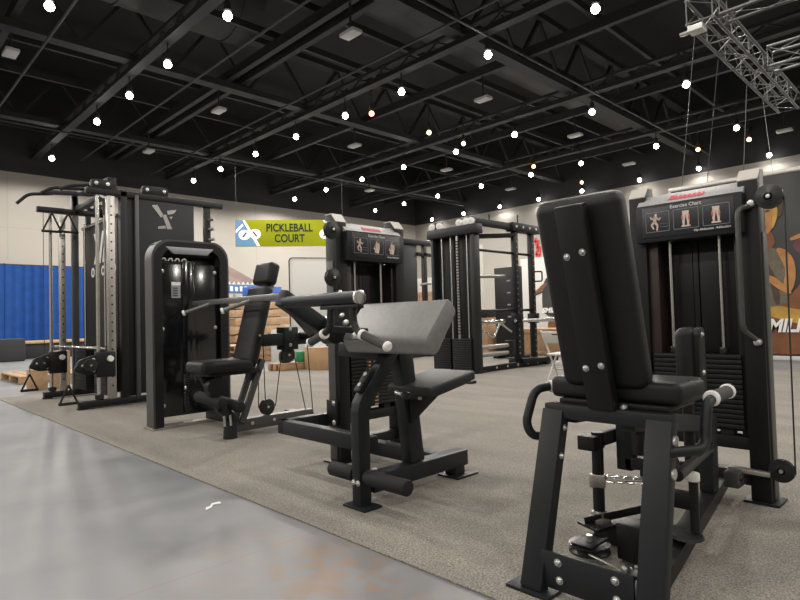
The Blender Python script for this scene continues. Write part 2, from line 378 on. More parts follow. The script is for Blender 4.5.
# lamps on their grid
rows = [(6.35, [-26.7, -20.95, -17.93, -15.1, -11.8]), (12.45, [-26.8, -24.05, -21.0, -18.05, -15.1, -12.35, -9.05, -6.0]),
        (18.75, [-27.45, -24.5, -21.55, -18.6, -15.45, -12.5, -9.3, -6.2]), (24.8, [-27.3, -24.65, -21.9, -18.75, -15.65, -12.95, -9.5, -6.45]),
        (30.45, [-27.5, -24.6, -21.6, -18.75, -15.9, -12.6, -9.65, -6.65])]
rown = ['the nearest row', 'the second nearest row', 'the third nearest row', 'the fourth nearest row', 'the farthest row']
def lamp_thing(x, y, z, label, group, lens='lens', r=0.10, top=8.47):
    t = thing('ceiling_lamp', label, 'lamp', (x, y, z), group)
    MB().lathe([(r * 0.3, 0.34), (r * 0.8, 0.28), (r * 0.9, 0.1), (r * 0.7, 0.07), (0, 0.07)], (x, y, z), Z, 20).build('housing', 'ceil', t)
    MB().lathe([(r * math.sin(k * math.pi / 10), -0.3 * r - r * math.cos(k * math.pi / 10)) if 0 < k < 10 else (0, -0.3 * r - r * math.cos(k * math.pi / 10)) for k in range(11)], (x, y, z), Z, 20).build('lens', lens, t)
    MB().cyl((x, y, z + 0.3), (x, y, top), 0.02, n=8).build('stem', 'ceil', t)
    return t
for ri, (y, xs) in enumerate(rows):
    for i, x in enumerate(xs):
        lamp_thing(x, y, 7.9, 'white ceiling lamp, %s from the left wall in %s' % (ORD[i], rown[ri]), 'white ceiling lamps')
        hall_light(x, y, 7.6, LAMP_W * (0.12 if ri == 4 else 1.0))
for (x, y) in [(-13.96, 3.3)]:
    lamp_thing(x, y, 7.9, 'round white lamp cut by the top left edge of the photo', 'white ceiling lamps', top=9.02); hall_light(x, y, 7.6)
warm = sorted([(-14.36, 13.0), (-14.47, 16.0), (-14.51, 18.1), (-14.67, 23.5), (-8.5, 26.8), (-6.57, 26.94), (-14.85, 28.45)], key=lambda p: p[1] / -p[0])
for i, (x, y) in enumerate(warm):
    lamp_thing(x, y, 7.9, 'small dim orange ceiling lamp, %s orange one from the left' % ORD[i], 'orange ceiling lamps', 'lens_warm', 0.085, 9.0)
for (x, y) in [(px, py) for py in (0.2, -5.9, -12.0) for px in (-27, -21, -15, -9, -3, 3, 9)] + [(px, py) for py in (6.35, 12.45, 18.75, 24.8) for px in (-3, 3, 9)]:
    hall_light(x, y, 7.6)     # the same hall lamps beside and behind the camera, outside the frame
grey = sorted([(-17.82, 3.3), (-18.2, 9.4), (-24.42, 9.4), (-11.1, 9.4), (-11.6, 15.6), (-18.35, 15.6), (-18.52, 21.7), (-24.3, 21.7), (-19.07, 28.0), (-11.54, 21.7), (-12.08, 28.0), (-5.53, 28.0)], key=lambda p: p[1] / -p[0])
for i, (x, y) in enumerate(grey):
    t = thing('unlit_fixture', 'small pale unlit box fixture under the ceiling, %s of its kind from the left' % ORD[i], 'ceiling fixture', (x, y, 8.2), 'unlit ceiling fixtures')
    MB().box(x - 0.28, x + 0.28, y - 0.16, y + 0.16, 8.16, 8.26, 0.02).build('fixture_box', 'lamp_off', t)
    MB().cyl((x, y, 8.25), (x, y, 9.02), 0.03, n=8).build('stem', 'ceil', t)

# ================================================================== shared machine pieces
def pulley(t, name, p, axis, r=0.07, w=0.026, hub='bolt', m='plastic', parent=None):
    o = MB().lathe([(r * 0.28, -w * 0.55), (r * 0.32, -w * 0.75), (r * 0.8, -w * 0.55), (r, -w * 0.5), (r * 1.0, -w * 0.3), (r * 0.88, 0), (r, w * 0.3), (r, w * 0.5), (r * 0.8, w * 0.55), (r * 0.32, w * 0.75), (r * 0.28, w * 0.55), (0, w * 0.55)], p, axis, 32).build(name, m, parent or t)
    a = V(axis).normalized()
    MB().lathe([(0, w * 0.95), (r * 0.16, w * 0.9), (r * 0.2, w * 0.5), (r * 0.2, -w * 0.5), (r * 0.16, -w * 0.9), (0, -w * 0.95)], p, a, 14).build('axle_bolt', hub, o)
    return o

def figure(mb, c, u, v, n, h, pose):
    """small printed anatomical figure: flat raised print, height h"""
    def P(a, b): return at(c, a * h, b * h, 0, u, v, n)
    def limb(p, q, r0, r1):
        d = V((q[0] - p[0], q[1] - p[1])); L = d.length; d /= L; k = V((-d.y, d.x))
        pts = [P(p[0] + k.x * r0, p[1] + k.y * r0), P(p[0] - k.x * r0, p[1] - k.y * r0), P(q[0] - k.x * r1, q[1] - k.y * r1), P(q[0] + k.x * r1, q[1] + k.y * r1)]
        mb.plate(pts, 0.0012, n)
    def disc(a, b, r): mb.plate([P(a + r * math.cos(k * math.pi / 6), b + 1.2 * r * math.sin(k * math.pi / 6)) for k in range(12)], 0.0012, n)
    if pose == 'run':
        disc(0.06, 0.42, 0.075); limb((0.05, 0.34), (-0.04, 0.02), 0.12, 0.08)
        limb((0.0, 0.3), (-0.2, 0.2), 0.05, 0.04); limb((-0.2, 0.2), (-0.26, 0.36), 0.04, 0.03)
        limb((0.1, 0.28), (0.24, 0.12), 0.05, 0.04); limb((0.24, 0.12), (0.33, 0.26), 0.04, 0.03)
        limb((-0.03, 0.04), (-0.2, -0.14), 0.075, 0.055); limb((-0.2, -0.14), (-0.08, -0.4), 0.055, 0.035)
        limb((0.0, 0.02), (0.14, -0.2), 0.075, 0.055); limb((0.14, -0.2), (0.1, -0.5), 0.055, 0.035)
    elif pose == 'legs':
        limb((0, 0.46), (0, 0.2), 0.19, 0.16)
        for s in (-1, 1):
            limb((s * 0.1, 0.22), (s * 0.13, -0.1), 0.1, 0.075); limb((s * 0.13, -0.1), (s * 0.12, -0.38), 0.075, 0.045)
        limb((0, -0.38), (0, -0.46), 0.24, 0.24)
    else:   # an upper arm and shoulder
        limb((-0.02, -0.48), (0.05, 0.1), 0.2, 0.26); limb((0.05, 0.08), (0.14, 0.48), 0.24, 0.12); limb((-0.14, 0.0), (-0.3, -0.2), 0.1, 0.06); disc(0.14, 0.4, 0.1)

def weight_tower(t, o, u, v, dz, sub, poses, pulleys, right_rest=True):
    """selectorised tower: u = width, v = into the machine, z up, o = floor point under the front centre"""
    n = -V(v); C = lambda a, d, z: V(o) + V(u) * a + V(v) * d + Z * (z + (dz if z > 0.9 else 0))
    U, VV = V(u), V(v)
    def ob(mb, a0, a1, d0, d1, z0, z1, bev=0.004):
        p, q = C(a0, d0, z0), C(a1, d1, z1); return mb.box(min(p.x, q.x), max(p.x, q.x), min(p.y, q.y), max(p.y, q.y), p.z, q.z, bev)
    for s in (-1, 1):
        a0 = 0.215 if s > 0 else -0.298
        poly = [(0, 0), (0, 1.485 + dz), (0.045, 1.535 + dz), (0.11, 1.535 + dz), (0.11, 0)]
        p = MB().prism(poly, C(a0, 0, 0), VV, Z, U, 0.083, 0.004).build('upright', 'black', t)
        # slanted top reflecting the lamps: highlight painted as a pale strip
        MB().prism([(-0.002, 1.487 + dz), (0.045, 1.541 + dz), (0.11, 1.541 + dz), (0.11, 1.535 + dz), (0.045, 1.535 + dz), (0.0, 1.483 + dz)], C(a0 - 0.001, 0, 0), VV, Z, U, 0.085).build('end_cap', 'cap', p)
        m = MB(); c = C(a0 + 0.041, 0.065, 0.006)
        m.obox(c, (0.145, 0.15, 0.012), (U, VV, Z), 0.003); m.build('base_plate', 'frame', t)
        ob(MB(), *( (0.297, 0.305) if s > 0 else (-0.305, -0.297)), 0.03, 0.1, 0.02, 1.24, 0.002).build('side_strip', 'grey_frame', p)
    # silver header, slanted back
    m = MB(); m.prism([(-0.035, 1.425 + dz), (0.03, 1.487 + dz), (0.07, 1.487 + dz), (0.07, 1.425 + dz)], C(-0.245, 0, 0), VV, Z, U, 0.49, 0.003)
    hd = m.build('header', 'silver', t)
    sl = V(VV * 0.065 + Z * 0.062).normalized(); cen = C(-0.01, -0.004, 1.456); nn = U.cross(sl)
    # red maker's mark on the header: a slanted row of close strokes
    m = MB()
    xx = -0.085
    for k, wd in enumerate((0.020, 0.018, 0.020, 0.017, 0.021, 0.018, 0.02, 0.014)):
        hh = 0.04 if k in (0,) else 0.03
        b0 = V(cen) + U * xx - sl * 0.017 + nn * 0.0006
        e = [(0, 0), (0.3, 0), (0.42, hh * 0.45), (0.7, 0), (1, 0), (1, hh * 0.45), (0.85, hh), (0.15, hh)]
        m.prism([(a * wd + c * 0.25, c) for a, c in e], b0, U, sl, nn, 0.001); xx += wd + 0.0025
    m.build('red_mark', 'print_red', hd)
    # placard housing and chart
    hs = ob(MB(), -0.245, 0.245, -0.045, 0.06, 1.24, 1.43, 0.006).build('placard', 'grey_frame' if False else 'frame', t)
    ob(MB(), -0.212, 0.212, -0.0485, -0.04, 1.262, 1.418, 0.004).build('chart_panel', 'placard', hs)
    fr = -0.0495
    for k, pz in enumerate(poses):
        ca = -0.135 + 0.135 * k
        m = MB()
        for (a0, a1, z0, z1) in ((-0.058, 0.058, 1.3865, 1.3885), (-0.058, 0.058, 1.2895, 1.2915), (-0.058, -0.0565, 1.29, 1.388), (0.0565, 0.058, 1.29, 1.388)):
            ob(m, ca + a0, ca + a1, fr, fr + 0.003, z0, z1, 0)
        if pz == 'run':
            for z in (1.327, 1.312): ob(m, ca + 0.012, ca + 0.055, fr, fr + 0.003, z, z + 0.0012, 0)
        m.build('chart_box', 'line', hs)
        m = MB(); figure(m, C(ca - (0.012 if pz == 'run' else 0), fr + 0.001, 1.338), U, Z, n, 0.085, pz); m.build('chart_figure', 'print_skin', hs)
        if pz != 'run':
            m = MB(); q = C(ca, fr, 1.338)
            for s in ((-1, 1) if pz == 'legs' else (-1,)):
                m.plate([at(q, s * 0.012, 0.016, 0, U, Z, n), at(q, s * 0.02, 0.012, 0, U, Z, n), at(q, s * 0.017, -0.008, 0, U, Z, n), at(q, s * 0.011, -0.006, 0, U, Z, n)], 0.0016, n)
            m.build('chart_highlight', 'print_muscle', hs)
    MB().text('Exercise Chart', C(0.0, fr, 1.405), U, Z, 0.024, 0.0008).build('chart_title', 'print_white', hs)
    MB().text(sub, C(0.195, fr, 1.276), U, Z, 0.015, 0.0006, 0.2, 'RIGHT').build('chart_caption', 'print_white', hs)
    # shroud behind the stack
    ob(MB(), -0.215, 0.215, 0.118, 0.13, 0.3, 1.44, 0.003).build('back_shroud', 'shroud', t)
    m = MB(); ob(m, -0.028, -0.002, 0.105, 0.12, 0.68, 1.24, 0.003); ob(m, 0.002, 0.1, 0.108, 0.12, 0.68, 1.24, 0.003); ob(m, -0.14, -0.03, 0.108, 0.12, 0.68, 1.24, 0.003); m.build('shroud_rib', 'shroud', t)
    ob(MB(), -0.215, -0.165, 0.02, 0.118, 0.3, 1.24, 0.004).build('side_shroud', 'shroud_reflect', t)
    ob(MB(), 0.185, 0.215, 0.02, 0.118, 0.3, 1.24, 0.004).build('side_shroud', 'shroud', t)
    for s in (-1, 1):
        MB().cyl(C(0.115 * s, 0.05, 0.66), C(0.115 * s, 0.05, 1.26), 0.0095, n=14).build('guide_rod', 'chrome', t)
        MB().cyl(C(0.115 * s, 0.05, 0.675), C(0.115 * s, 0.05, 0.71), 0.022, n=16, bev=0.003).build('rod_bushing', 'plastic', t)
    st = ob(MB(), -0.2, 0.2, 0.0, 0.1, 0.655, 0.676, 0.004).build('weight_stack', 'black', t)
    z = 0.33
    for k in range(14):
        m = MB(); ob(m, -0.2, 0.2, 0.0, 0.1, z, z + 0.0205, 0.0035); m.build('weight_plate', 'black', st); z += 0.0232
    ob(MB(), -0.25, 0.25, 0.02, 0.1, 0.235, 0.295, 0.004).build('cross_tube', 'black', t)
    ob(MB(), -0.25, 0.25, 0.03, 0.1, 0.07, 0.135, 0.004).build('cross_tube', 'black', t)
    for s in (-1, 1): ob(MB(), 0.12 * s - 0.03, 0.12 * s + 0.03, 0.02, 0.08, 0.295, 0.33, 0.004).build('stack_bumper', 'rubber', t)
    for (s, d, z) in pulleys:
        r_ = 0.055 if z > 0.3 else 0.05
        pulley(t, 'pulley', C(s * 0.345, -0.017, z), V(VV), r_)
        MB().obox(C(s * 0.317, 0.004, z), (0.05, 0.014, 0.04), (U, VV, Z), 0.003).build('pulley_bracket', 'black', t)
    return C

# ================================================================== MACHINE: hip abduction, right foreground
t = thing('hip_abduction_machine', 'black hip machine at right, its tall backrest and splayed rear legs nearest the camera', 'exercise machine', (-0.95, 2.2, 0.008))
C = weight_tower(t, (-1.005, 3.0, 0.008), X, Y, 0.0, 'Hip Abduction  Adduction', ('run', 'legs', 'legs'), [(1, 0.05, 1.39), (1, 0.05, 0.172)])
MB().tube([(-0.603, 2.983, 1.39), (-0.61, 2.983, 0.172)], 0.0035, 8).build('cable', 'cable', t)
g = MB().tube([(-0.735, 2.995, 1.37), (-0.775, 2.93, 1.355), (-0.775, 2.93, 0.80), (-0.735, 2.985, 0.755)], 0.0125, 12, 0.05).build('adjuster_handle', 'grey_frame', t)
for z in (1.38, 0.745):
    MB().lathe([(0, 0.03), (0.014, 0.026), (0.018, 0.01), (0.018, 0), (0, 0)], (-0.733, 3.0, z), -Y, 14).build('knob', 'bolt', t)
# splayed rear legs
for s, top, bot, nm in ((-1, (-1.038, 1.75, 0.575), (-1.06, 1.612, 0.015), 'L'), (1, (-0.688, 1.75, 0.575), (-0.685, 1.612, 0.015), 'R')):
    MB().beam(top, bot, 0.078, 0.05, X, 0.006).build('leg', 'frame', t)
    MB().box(bot[0] - 0.085, bot[0] + 0.075, 1.575, 1.70, 0.008, 0.02, 0.003).build('foot_plate', 'frame', t)
cb = MB().beam((-1.03, 1.618, 0.092), (-0.73, 1.618, 0.092), 0.115, 0.012, Z, 0.004)
cb.build('leg_brace', 'frame', t)
for x in (-0.97, -0.785):
    for z in (0.122, 0.068): MB().bolt((x + (0.004 if z < 0.1 else 0), 1.6115, z), -Y, 0.0102).build('bolt', 'bolt', t)
MB().box(-1.07, -0.65, 1.728, 1.785, 0.55, 0.597, 0.005).build('seat_crossbar', 'frame', t)
for x, z, y in ((-0.9995, 0.52, 1.737), (-1.003, 0.43, 1.715)): MB().bolt((x, y, z), X, 0.009).build('bolt', 'bolt', t)
for z, y in ((0.52, 1.74), (0.43, 1.718)): MB().cyl((-0.665, y, z), (-0.642, y, z), 0.017, n=14, bev=0.003).build('bolt', 'bolt', t)
# seat
MB().box(-1.075, -0.64, 1.775, 2.0, 0.612, 0.685, 0.022, 4).build('seat', 'vinyl', t)
MB().box(-1.03, -0.67, 1.76, 1.98, 0.598, 0.614, 0.003).build('seat_board', 'black', t)
# backrest on its flat post, leaning back
lean = V((0, -0.163, 0.613)).normalized(); nb = V((0, lean.z, -lean.y))  # nb points away from the camera
p0 = V((-0.861, 1.735, 0.598))
MB().beam(p0, p0 + lean * 0.648, 0.088, 0.04, X, 0.004).build('backrest_post', 'black', t)
m = MB(); c = p0 + lean * 0.355 + nb * 0.078 + X * -0.012
b = m.obox(c, (0.285, 0.085, 0.62), (X, nb, lean), 0.034, 5)
m.build('backrest', 'vinyl', t)
for h in (0.50, 0.143):
    for s in (-1, 1): MB().bolt(p0 + lean * (h + 0.005 * s) + X * 0.026 * s - nb * 0.0205, -nb, 0.0088).build('bolt', 'bolt', t)
for x in (-0.905, -0.80): MB().bolt((x, 1.745, 0.606), V((0, -0.5, 1)), 0.01).build('bolt', 'bolt', t)
# handles
h = MB().tube([(-1.085, 1.80, 0.47), (-1.135, 1.745, 0.475), (-1.15, 1.735, 0.52), (-1.135, 1.775, 0.635), (-1.10, 1.84, 0.642), (-1.06, 1.93, 0.642)], 0.0155, 14, 0.05).build('handle', 'frame', t)
MB().lathe([(0.0158, -0.007), (0.021, -0.006), (0.021, 0.006), (0.0158, 0.007)], (-1.105, 1.832, 0.641), V((0.45, 0.88, 0.05)), 16).build('grip_ring', 'white_plastic', h)
h = MB().tube([(-0.66, 1.715, 0.49), (-0.60, 1.80, 0.492), (-0.595, 1.83, 0.51), (-0.595, 1.855, 0.615), (-0.595, 1.90, 0.63), (-0.595, 2.0, 0.633)], 0.0155, 14, 0.04).build('handle', 'frame', t)
MB().cyl((-0.595, 1.905, 0.63), (-0.595, 2.05, 0.634), 0.020, n=18).build('grip', 'grip', h)
for y in (1.90, 2.052): MB().lathe([(0, -0.008), (0.021, -0.007), (0.0245, -0.004), (0.0245, 0.004), (0.021, 0.007), (0, 0.008)], (-0.595, y, 0.630 + (y - 1.9) * 0.03), Y, 18).build('grip_ring', 'white_plastic', h)
# thigh pad on its plate
prof = [(-0.1, -0.115), (-0.1, 0.075), (-0.088, 0.105), (-0.06, 0.12), (-0.025, 0.12), (0.0, 0.105), (0.012, 0.075), (0.012, -0.115)]
m = MB(); m.obox((-0.872, 2.52, 0.712), (0.075, 0.125, 0.235), None, 0.035, 5); m.build('thigh_pad', 'vinyl', t)
m = MB(); m.prism([(-0.038, -0.14), (0.038, -0.14), (0.038, 0.09), (0.026, 0.112), (0.0, 0.12), (-0.026, 0.112), (-0.038, 0.09)], (-0.838, 2.52, 0.71), Y, Z, X, 0.022, 0.002); pb = m.build('pad_plate', 'black', t)
for z in (0.80, 0.645): MB().bolt((-0.815, 2.52, z), X, 0.01).build('bolt', 'bolt', pb)
MB().cyl((-0.88, 2.52, 0.58), (-0.88, 2.52, 0.26), 0.022, n=16).build('pad_arm', 'black', t)
m = MB(); m.obox((-1.13, 2.62, 0.715), (0.075, 0.125, 0.235), None, 0.035, 5); m.build('thigh_pad', 'vinyl', t)
MB().cyl((-1.13, 2.62, 0.60), (-1.13, 2.6, 0.2), 0.022, n=16).build('pad_arm', 'black', t)
# main frame: seat rails, drop tube and floor beam
MB().beam((-0.80, 1.77, 0.56), (-0.875, 2.74, 0.40), 0.045, 0.065, X).build('seat_rail', 'frame', t)
MB().beam((-1.0, 1.78, 0.555), (-1.0, 2.2, 0.53), 0.04, 0.05, X).build('seat_rail', 'frame', t)
MB().beam((-0.885, 2.76, 0.43), (-0.89, 2.76, 0.10), 0.06, 0.07, X).build('drop_tube', 'frame', t)
MB().beam((-0.735, 1.64, 0.045), (-0.93, 3.03, 0.075), 0.07, 0.06, X).build('floor_beam', 'black', t)
MB().cyl((-0.66, 1.78, 0.41), (-0.86, 2.70, 0.30), 0.017, n=14).build('link_rod', 'black', t)
m = MB(); m.box(-0.86, -0.80, 2.86, 3.0, 0.10, 0.17, 0.004); br = m.build('gusset_plate', 'grey_frame', t)
for y in (2.89, 2.96): MB().bolt((-0.799, y, 0.14), X, 0.012).build('bolt', 'black', br)
MB().beam((-0.70, 2.96, 0.16), (-0.86, 2.93, 0.17), 0.02, 0.03, Z, 0.002).build('link_bar', 'steel', t)
# swing pivot at the left: tube with a block on top, turnbuckle to the right arm, pulleys below
MB().cyl((-1.075, 2.1, 0.10), (-1.072, 2.1, 0.44), 0.022, n=18).build('swing_post', 'black', t)
MB().box(-1.125, -1.055, 2.04, 2.13, 0.375, 0.43, 0.005).build('swing_block', 'black', t)
MB().beam((-1.07, 2.12, 0.41), (-0.93, 2.32, 0.47), 0.05, 0.045, Z).build('swing_arm', 'black', t)
MB().beam((-0.985, 2.16, 0.55), (-0.985, 2.16, 0.30), 0.06, 0.05, X).build('hanger_tube', 'frame', t)
MB().beam((-0.985, 2.16, 0.325), (-0.80, 2.16, 0.345), 0.045, 0.05, Z).build('hanger_tube', 'frame', t)
MB().lathe([(0.022, 0.04), (0.03, 0.035), (0.03, 0.018), (0.042, 0.012), (0.042, -0.004), (0.03, -0.01), (0.03, -0.03), (0, -0.03)], (-1.075, 2.1, 0.10), Z, 20).build('bearing', 'steel', t)
MB().beam((-1.10, 2.08, 0.255), (-1.045, 2.1, 0.255), 0.05, 0.03, Z, 0.004).build('turnbuckle_clamp', 'steel', t)
m = MB(); a, bq = V((-1.06, 2.1, 0.262)), V((-0.89, 2.1, 0.285))
m.cyl(a, bq, 0.006, n=10)
for k in range(4):
    q = a + (bq - a) * (0.2 + 0.22 * k); m.tube([q + V((-0.022, 0, 0)), q + V((-0.012, 0, 0.011)), q + V((0.012, 0, 0.011)), q + V((0.022, 0, 0)), q + V((0.012, 0, -0.011)), q + V((-0.012, 0, -0.011)), q + V((-0.022, 0, 0))], 0.0045, 8, 0.008)
m.build('turnbuckle', 'chrome', t)
MB().tube([(-0.885, 2.1, 0.31), (-0.885, 2.1, 0.255), (-0.82, 2.13, 0.25)], 0.011, 10, 0.02).build('hook_pin', 'black', t)
pl = MB(); pl.plate([(-1.13, 2.03, 0.095), (-1.03, 1.99, 0.095), (-1.0, 2.12, 0.095), (-1.09, 2.15, 0.095)], 0.008); pl.build('pivot_plate', 'black', t)
pulley(t, 'pulley', (-1.03, 1.93, 0.062), Z, 0.072, 0.03)
pulley(t, 'pulley', (-0.83, 1.86, 0.045), Z, 0.05, 0.03)
MB().box(-1.07, -0.99, 1.87, 2.0, 0.079, 0.086, 0.003).build('pulley_cover', 'black', t)
MB().cyl((-1.03, 1.93, 0.086), (-1.03, 1.93, 0.105), 0.012, n=12).build('bolt', 'bolt', t)
MB().tube([(-1.0, 1.868, 0.062), (-0.93, 1.845, 0.062), (-0.82, 1.82, 0.05)], 0.004, 8, 0.02).build('cable', 'steel', t)
MB().beam((-1.10, 2.03, 0.11), (-0.86, 2.32, 0.165), 0.03, 0.008, Z, 0.002).build('lever_plate', 'black', t)
MB().box(-0.96, -0.87, 1.99, 2.09, 0.02, 0.15, 0.01).build('cam_housing', 'black', t)
MB().box(-1.10, -0.80, 2.095, 2.15, 0.02, 0.09, 0.004).build('floor_beam', 'black', t)
# right swing arm
MB().beam((-0.90, 2.16, 0.225), (-0.75, 2.16, 0.225), 0.055, 0.05, Z).build('swing_arm', 'black', t)
MB().cyl((-0.745, 2.15, 0.30), (-0.745, 2.15, 0.12), 0.016, n=14).build('swing_post', 'black', t)
MB().cyl((-0.745, 2.15, 0.30), (-0.745, 2.15, 0.33), 0.022, n=14, bev=0.004).build('post_cap', 'white_plastic', t)
m = MB(); m.lathe([(0, 0.0), (0.04, 0.0), (0.055, 0.006), (0.05, 0.016), (0.02, 0.02), (0, 0.02)], (-0.765, 2.13, 0.1), Z, 20); m.build('pivot_foot', 'black', t)
MB().box(-0.86, -0.78, 2.1, 2.22, 0.095, 0.108, 0.003).build('pivot_plate', 'black', t)
MB().cyl((-0.79, 1.95, 0.012), (-0.79, 1.95, 0.05), 0.035, n=18, bev=0.004).build('bumper', 'white_plastic', t)

# ================================================================== MACHINE: biceps curl, centre
t = thing('biceps_curl_machine', 'black biceps machine at centre with a big sloping elbow pad and small seat', 'exercise machine', (-2.4, 2.3, 0.008))
C = weight_tower(t, (-2.82, 2.525, 0.008), Y, -X, 0.022, 'Biceps Extension', ('run', 'arm', 'arm'), [(-1, 0.02, 1.425), (-1, 0.02, 1.13)])
XC = -2.12
m = MB(); poly = [(1.752, 0.012), (1.752, 0.465), (1.762, 0.505), (1.785, 0.54), (2.01, 0.80), (2.06, 0.757), (1.85, 0.497), (1.83, 0.465), (1.824, 0.43), (1.824, 0.012)]
m.prism(poly, (XC - 0.022, 0, 0), Y, Z, X, 0.058, 0.005); m.build('front_column', 'frame', t)
MB().box(XC - 0.075, XC + 0.085, 1.735, 1.845, 0.008, 0.02, 0.003).build('foot_plate', 'frame', t)
sl = V((0, 0.22, 0.265)).normalized(); nn = V((0, -sl.z, sl.y))
hp = MB().obox(V((XC + 0.007, 1.828, 0.595)) + nn * 0.012, (0.045, 0.13, 0.026), (X, sl, nn), 0.006).build('slide_block', 'black', t)
for d_ in (-0.03, 0.03): MB().cyl(V((XC + 0.007, 1.828, 0.595)) + sl * d_ + nn * 0.02, V((XC + 0.007, 1.828, 0.595)) + sl * d_ + nn * 0.028, 0.011, n=14).build('bolt', 'bolt', hp)
for x in (XC - 0.009, XC + 0.023): MB().bolt((x, 1.75, 0.13), -Y, 0.011).build('bolt', 'bolt', t)
# foam leg rollers through the column
MB().cyl((-2.33, 1.785, 0.156), (-1.80, 1.785, 0.156), 0.014, n=12).build('roller_shaft', 'steel', t)
MB().cyl((-2.335, 1.785, 0.156), (XC - 0.035, 1.785, 0.156), 0.036, n=24, bev=0.008).build('foam_roller', 'rubber', t)
MB().cyl((XC + 0.05, 1.785, 0.156), (-1.795, 1.785, 0.156), 0.036, n=24, bev=0.008).build('foam_roller', 'rubber', t)
# base
MB().box(XC - 0.05, XC + 0.04, 1.84, 2.55, 0.065, 0.15, 0.006).build('base_beam', 'frame', t)
MB().box(-2.80, XC - 0.04, 2.36, 2.44, 0.065, 0.145, 0.006).build('base_beam', 'frame', t)
MB().box(XC - 0.05, XC + 0.03, 2.45, 2.53, 0.012, 0.07, 0.005).build('foot', 'frame', t)
MB().box(XC - 0.08, XC + 0.07, 2.42, 2.6, 0.008, 0.02, 0.003).build('foot_plate', 'frame', t)
MB().bolt((XC - 0.02, 1.90, 0.16), Z, 0.01).build('bolt', 'bolt', t)
MB().beam((XC - 0.01, 2.16, 0.15), (XC - 0.01, 2.085, 0.78), 0.07, 0.10, X).build('seat_column', 'frame', t)
m = MB(); m.prism([(2.10, 0.36), (2.10, 0.52), (2.42, 0.575), (2.42, 0.545), (2.22, 0.43)], (XC + 0.0, 0, 0), Y, Z, X, 0.05, 0.004); m.build('seat_bracket', 'black', t)
ts = V((0, 0.3, 0.05)).normalized(); tn = V((0, -ts.z, ts.y))
MB().obox((-2.055, 2.235, 0.560), (0.31, 0.36, 0.05), (X, ts, tn), 0.014, 3).build('seat', 'vinyl_mid', t)
MB().obox((-2.055, 2.245, 0.530), (0.25, 0.28, 0.014), (X, ts, tn), 0.003).build('seat_board', 'black', t)
MB().tube([(-1.99, 2.43, 0.545), (-1.985, 2.47, 0.537), (-1.97, 2.50, 0.54)], 0.009, 8).build('seat_lever', 'plastic', t)
# elbow pad
def rounded(poly, r, k=5):
    out = []; n = len(poly)
    for i in range(n):
        a, b, c = V(poly[i - 1]), V(poly[i]), V(poly[(i + 1) % n]); f = min(r, (a - b).length * 0.45, (c - b).length * 0.45)
        s0 = b + (a - b).normalized() * f; s1 = b + (c - b).normalized() * f
        for j in range(k + 1):
            q = j / k; p = s0 * (1 - q) ** 2 + b * 2 * q * (1 - q) + s1 * q * q; out.append((p.x, p.y))
    return out
m = MB(); m.prism(rounded([(2.03, 0.992), (1.865, 0.80), (1.905, 0.725), (1.945, 0.735), (2.09, 0.925)], 0.03), (-2.335, 0, 0), Y, Z, X, 0.59, 0.006, 2); m.build('elbow_pad', 'vinyl_sheen', t)
m = MB(); m.prism([(1.96, 0.74), (2.08, 0.885), (2.11, 0.86), (1.99, 0.72)], (-2.25, 0, 0), Y, Z, X, 0.42, 0.003); m.build('pad_board', 'black', t)
MB().beam((-2.47, 1.98, 0.74), (XC, 2.0, 0.72), 0.07, 0.07, Y).build('pivot_tube', 'frame', t)
# curl lever with its round crossbar and two hanging grips
pv = V((-2.45, 1.86, 0.845))
MB().beam(pv + V((0, 0.04, -0.02)), (-2.36, 1.52, 1.015), 0.05, 0.085, X, 0.006).build('lever_arm', 'frame', t)
MB().lathe([(0, 0.05), (0.07, 0.045), (0.075, -0.02), (0, -0.02)], pv + V((0.03, 0, 0)), X, 24).build('cam_disc', 'plastic', t)
bar = MB().cyl((-2.37, 1.54, 0.99), (-1.805, 1.54, 0.99), 0.029, n=24).build('crossbar', 'frame', t)
MB().cyl((-1.815, 1.54, 0.99), (-1.797, 1.54, 0.99), 0.031, n=24, bev=0.004).build('end_cap', 'chrome', bar)
MB().bolt((-1.93, 1.54, 1.019), Z, 0.008).build('bolt', 'bolt', bar)
MB().box(-2.06, -1.80, 1.525, 1.56, 0.945, 0.962, 0.004).build('swivel_bracket', 'black', t)
for pts, g0, g1 in (([(-2.0, 1.54, 0.955), (-2.005, 1.54, 0.865), (-2.04, 1.54, 0.845), (-2.07, 1.54, 0.832)], (-2.05, 1.54, 0.838), (-2.155, 1.54, 0.80)),
                    ([(-1.85, 1.54, 0.955), (-1.845, 1.54, 0.88), (-1.815, 1.54, 0.845), (-1.78, 1.54, 0.832)], (-1.79, 1.54, 0.835), (-1.645, 1.54, 0.79))):
    h = MB().tube(pts, 0.0155, 12, 0.03).build('handle', 'frame', t)
    MB().cyl(g0, g1, 0.0185, n=16).build('grip', 'grip', h)
    d_ = (V(g1) - V(g0)).normalized()
    MB().lathe([(0, -0.009), (0.0225, -0.008), (0.0225, 0.008), (0, 0.009)], g0, d_, 16).build('grip_ring', 'white_plastic', h)
    MB().lathe([(0, -0.006), (0.02, -0.006), (0.021, 0.004), (0.015, 0.012), (0, 0.014)], g1, d_, 16).build('grip_ring', 'white_plastic', h)
for (x, y, z, r) in ((-2.22, 1.8, 0.885, 0.013), (-2.17, 1.82, 0.82, 0.018), (-2.25, 1.80, 0.92, 0.011)):
    MB().lathe([(0, -0.02), (r, -0.015), (r, 0.015), (0, 0.02)], (x, y, z), V((1, -0.5, 0.2)), 14).build('bolt', 'bolt', t)
MB().beam((-2.40, 1.80, 0.86), (-2.12, 1.84, 0.84), 0.03, 0.05, Z).build('link_bar', 'black', t)
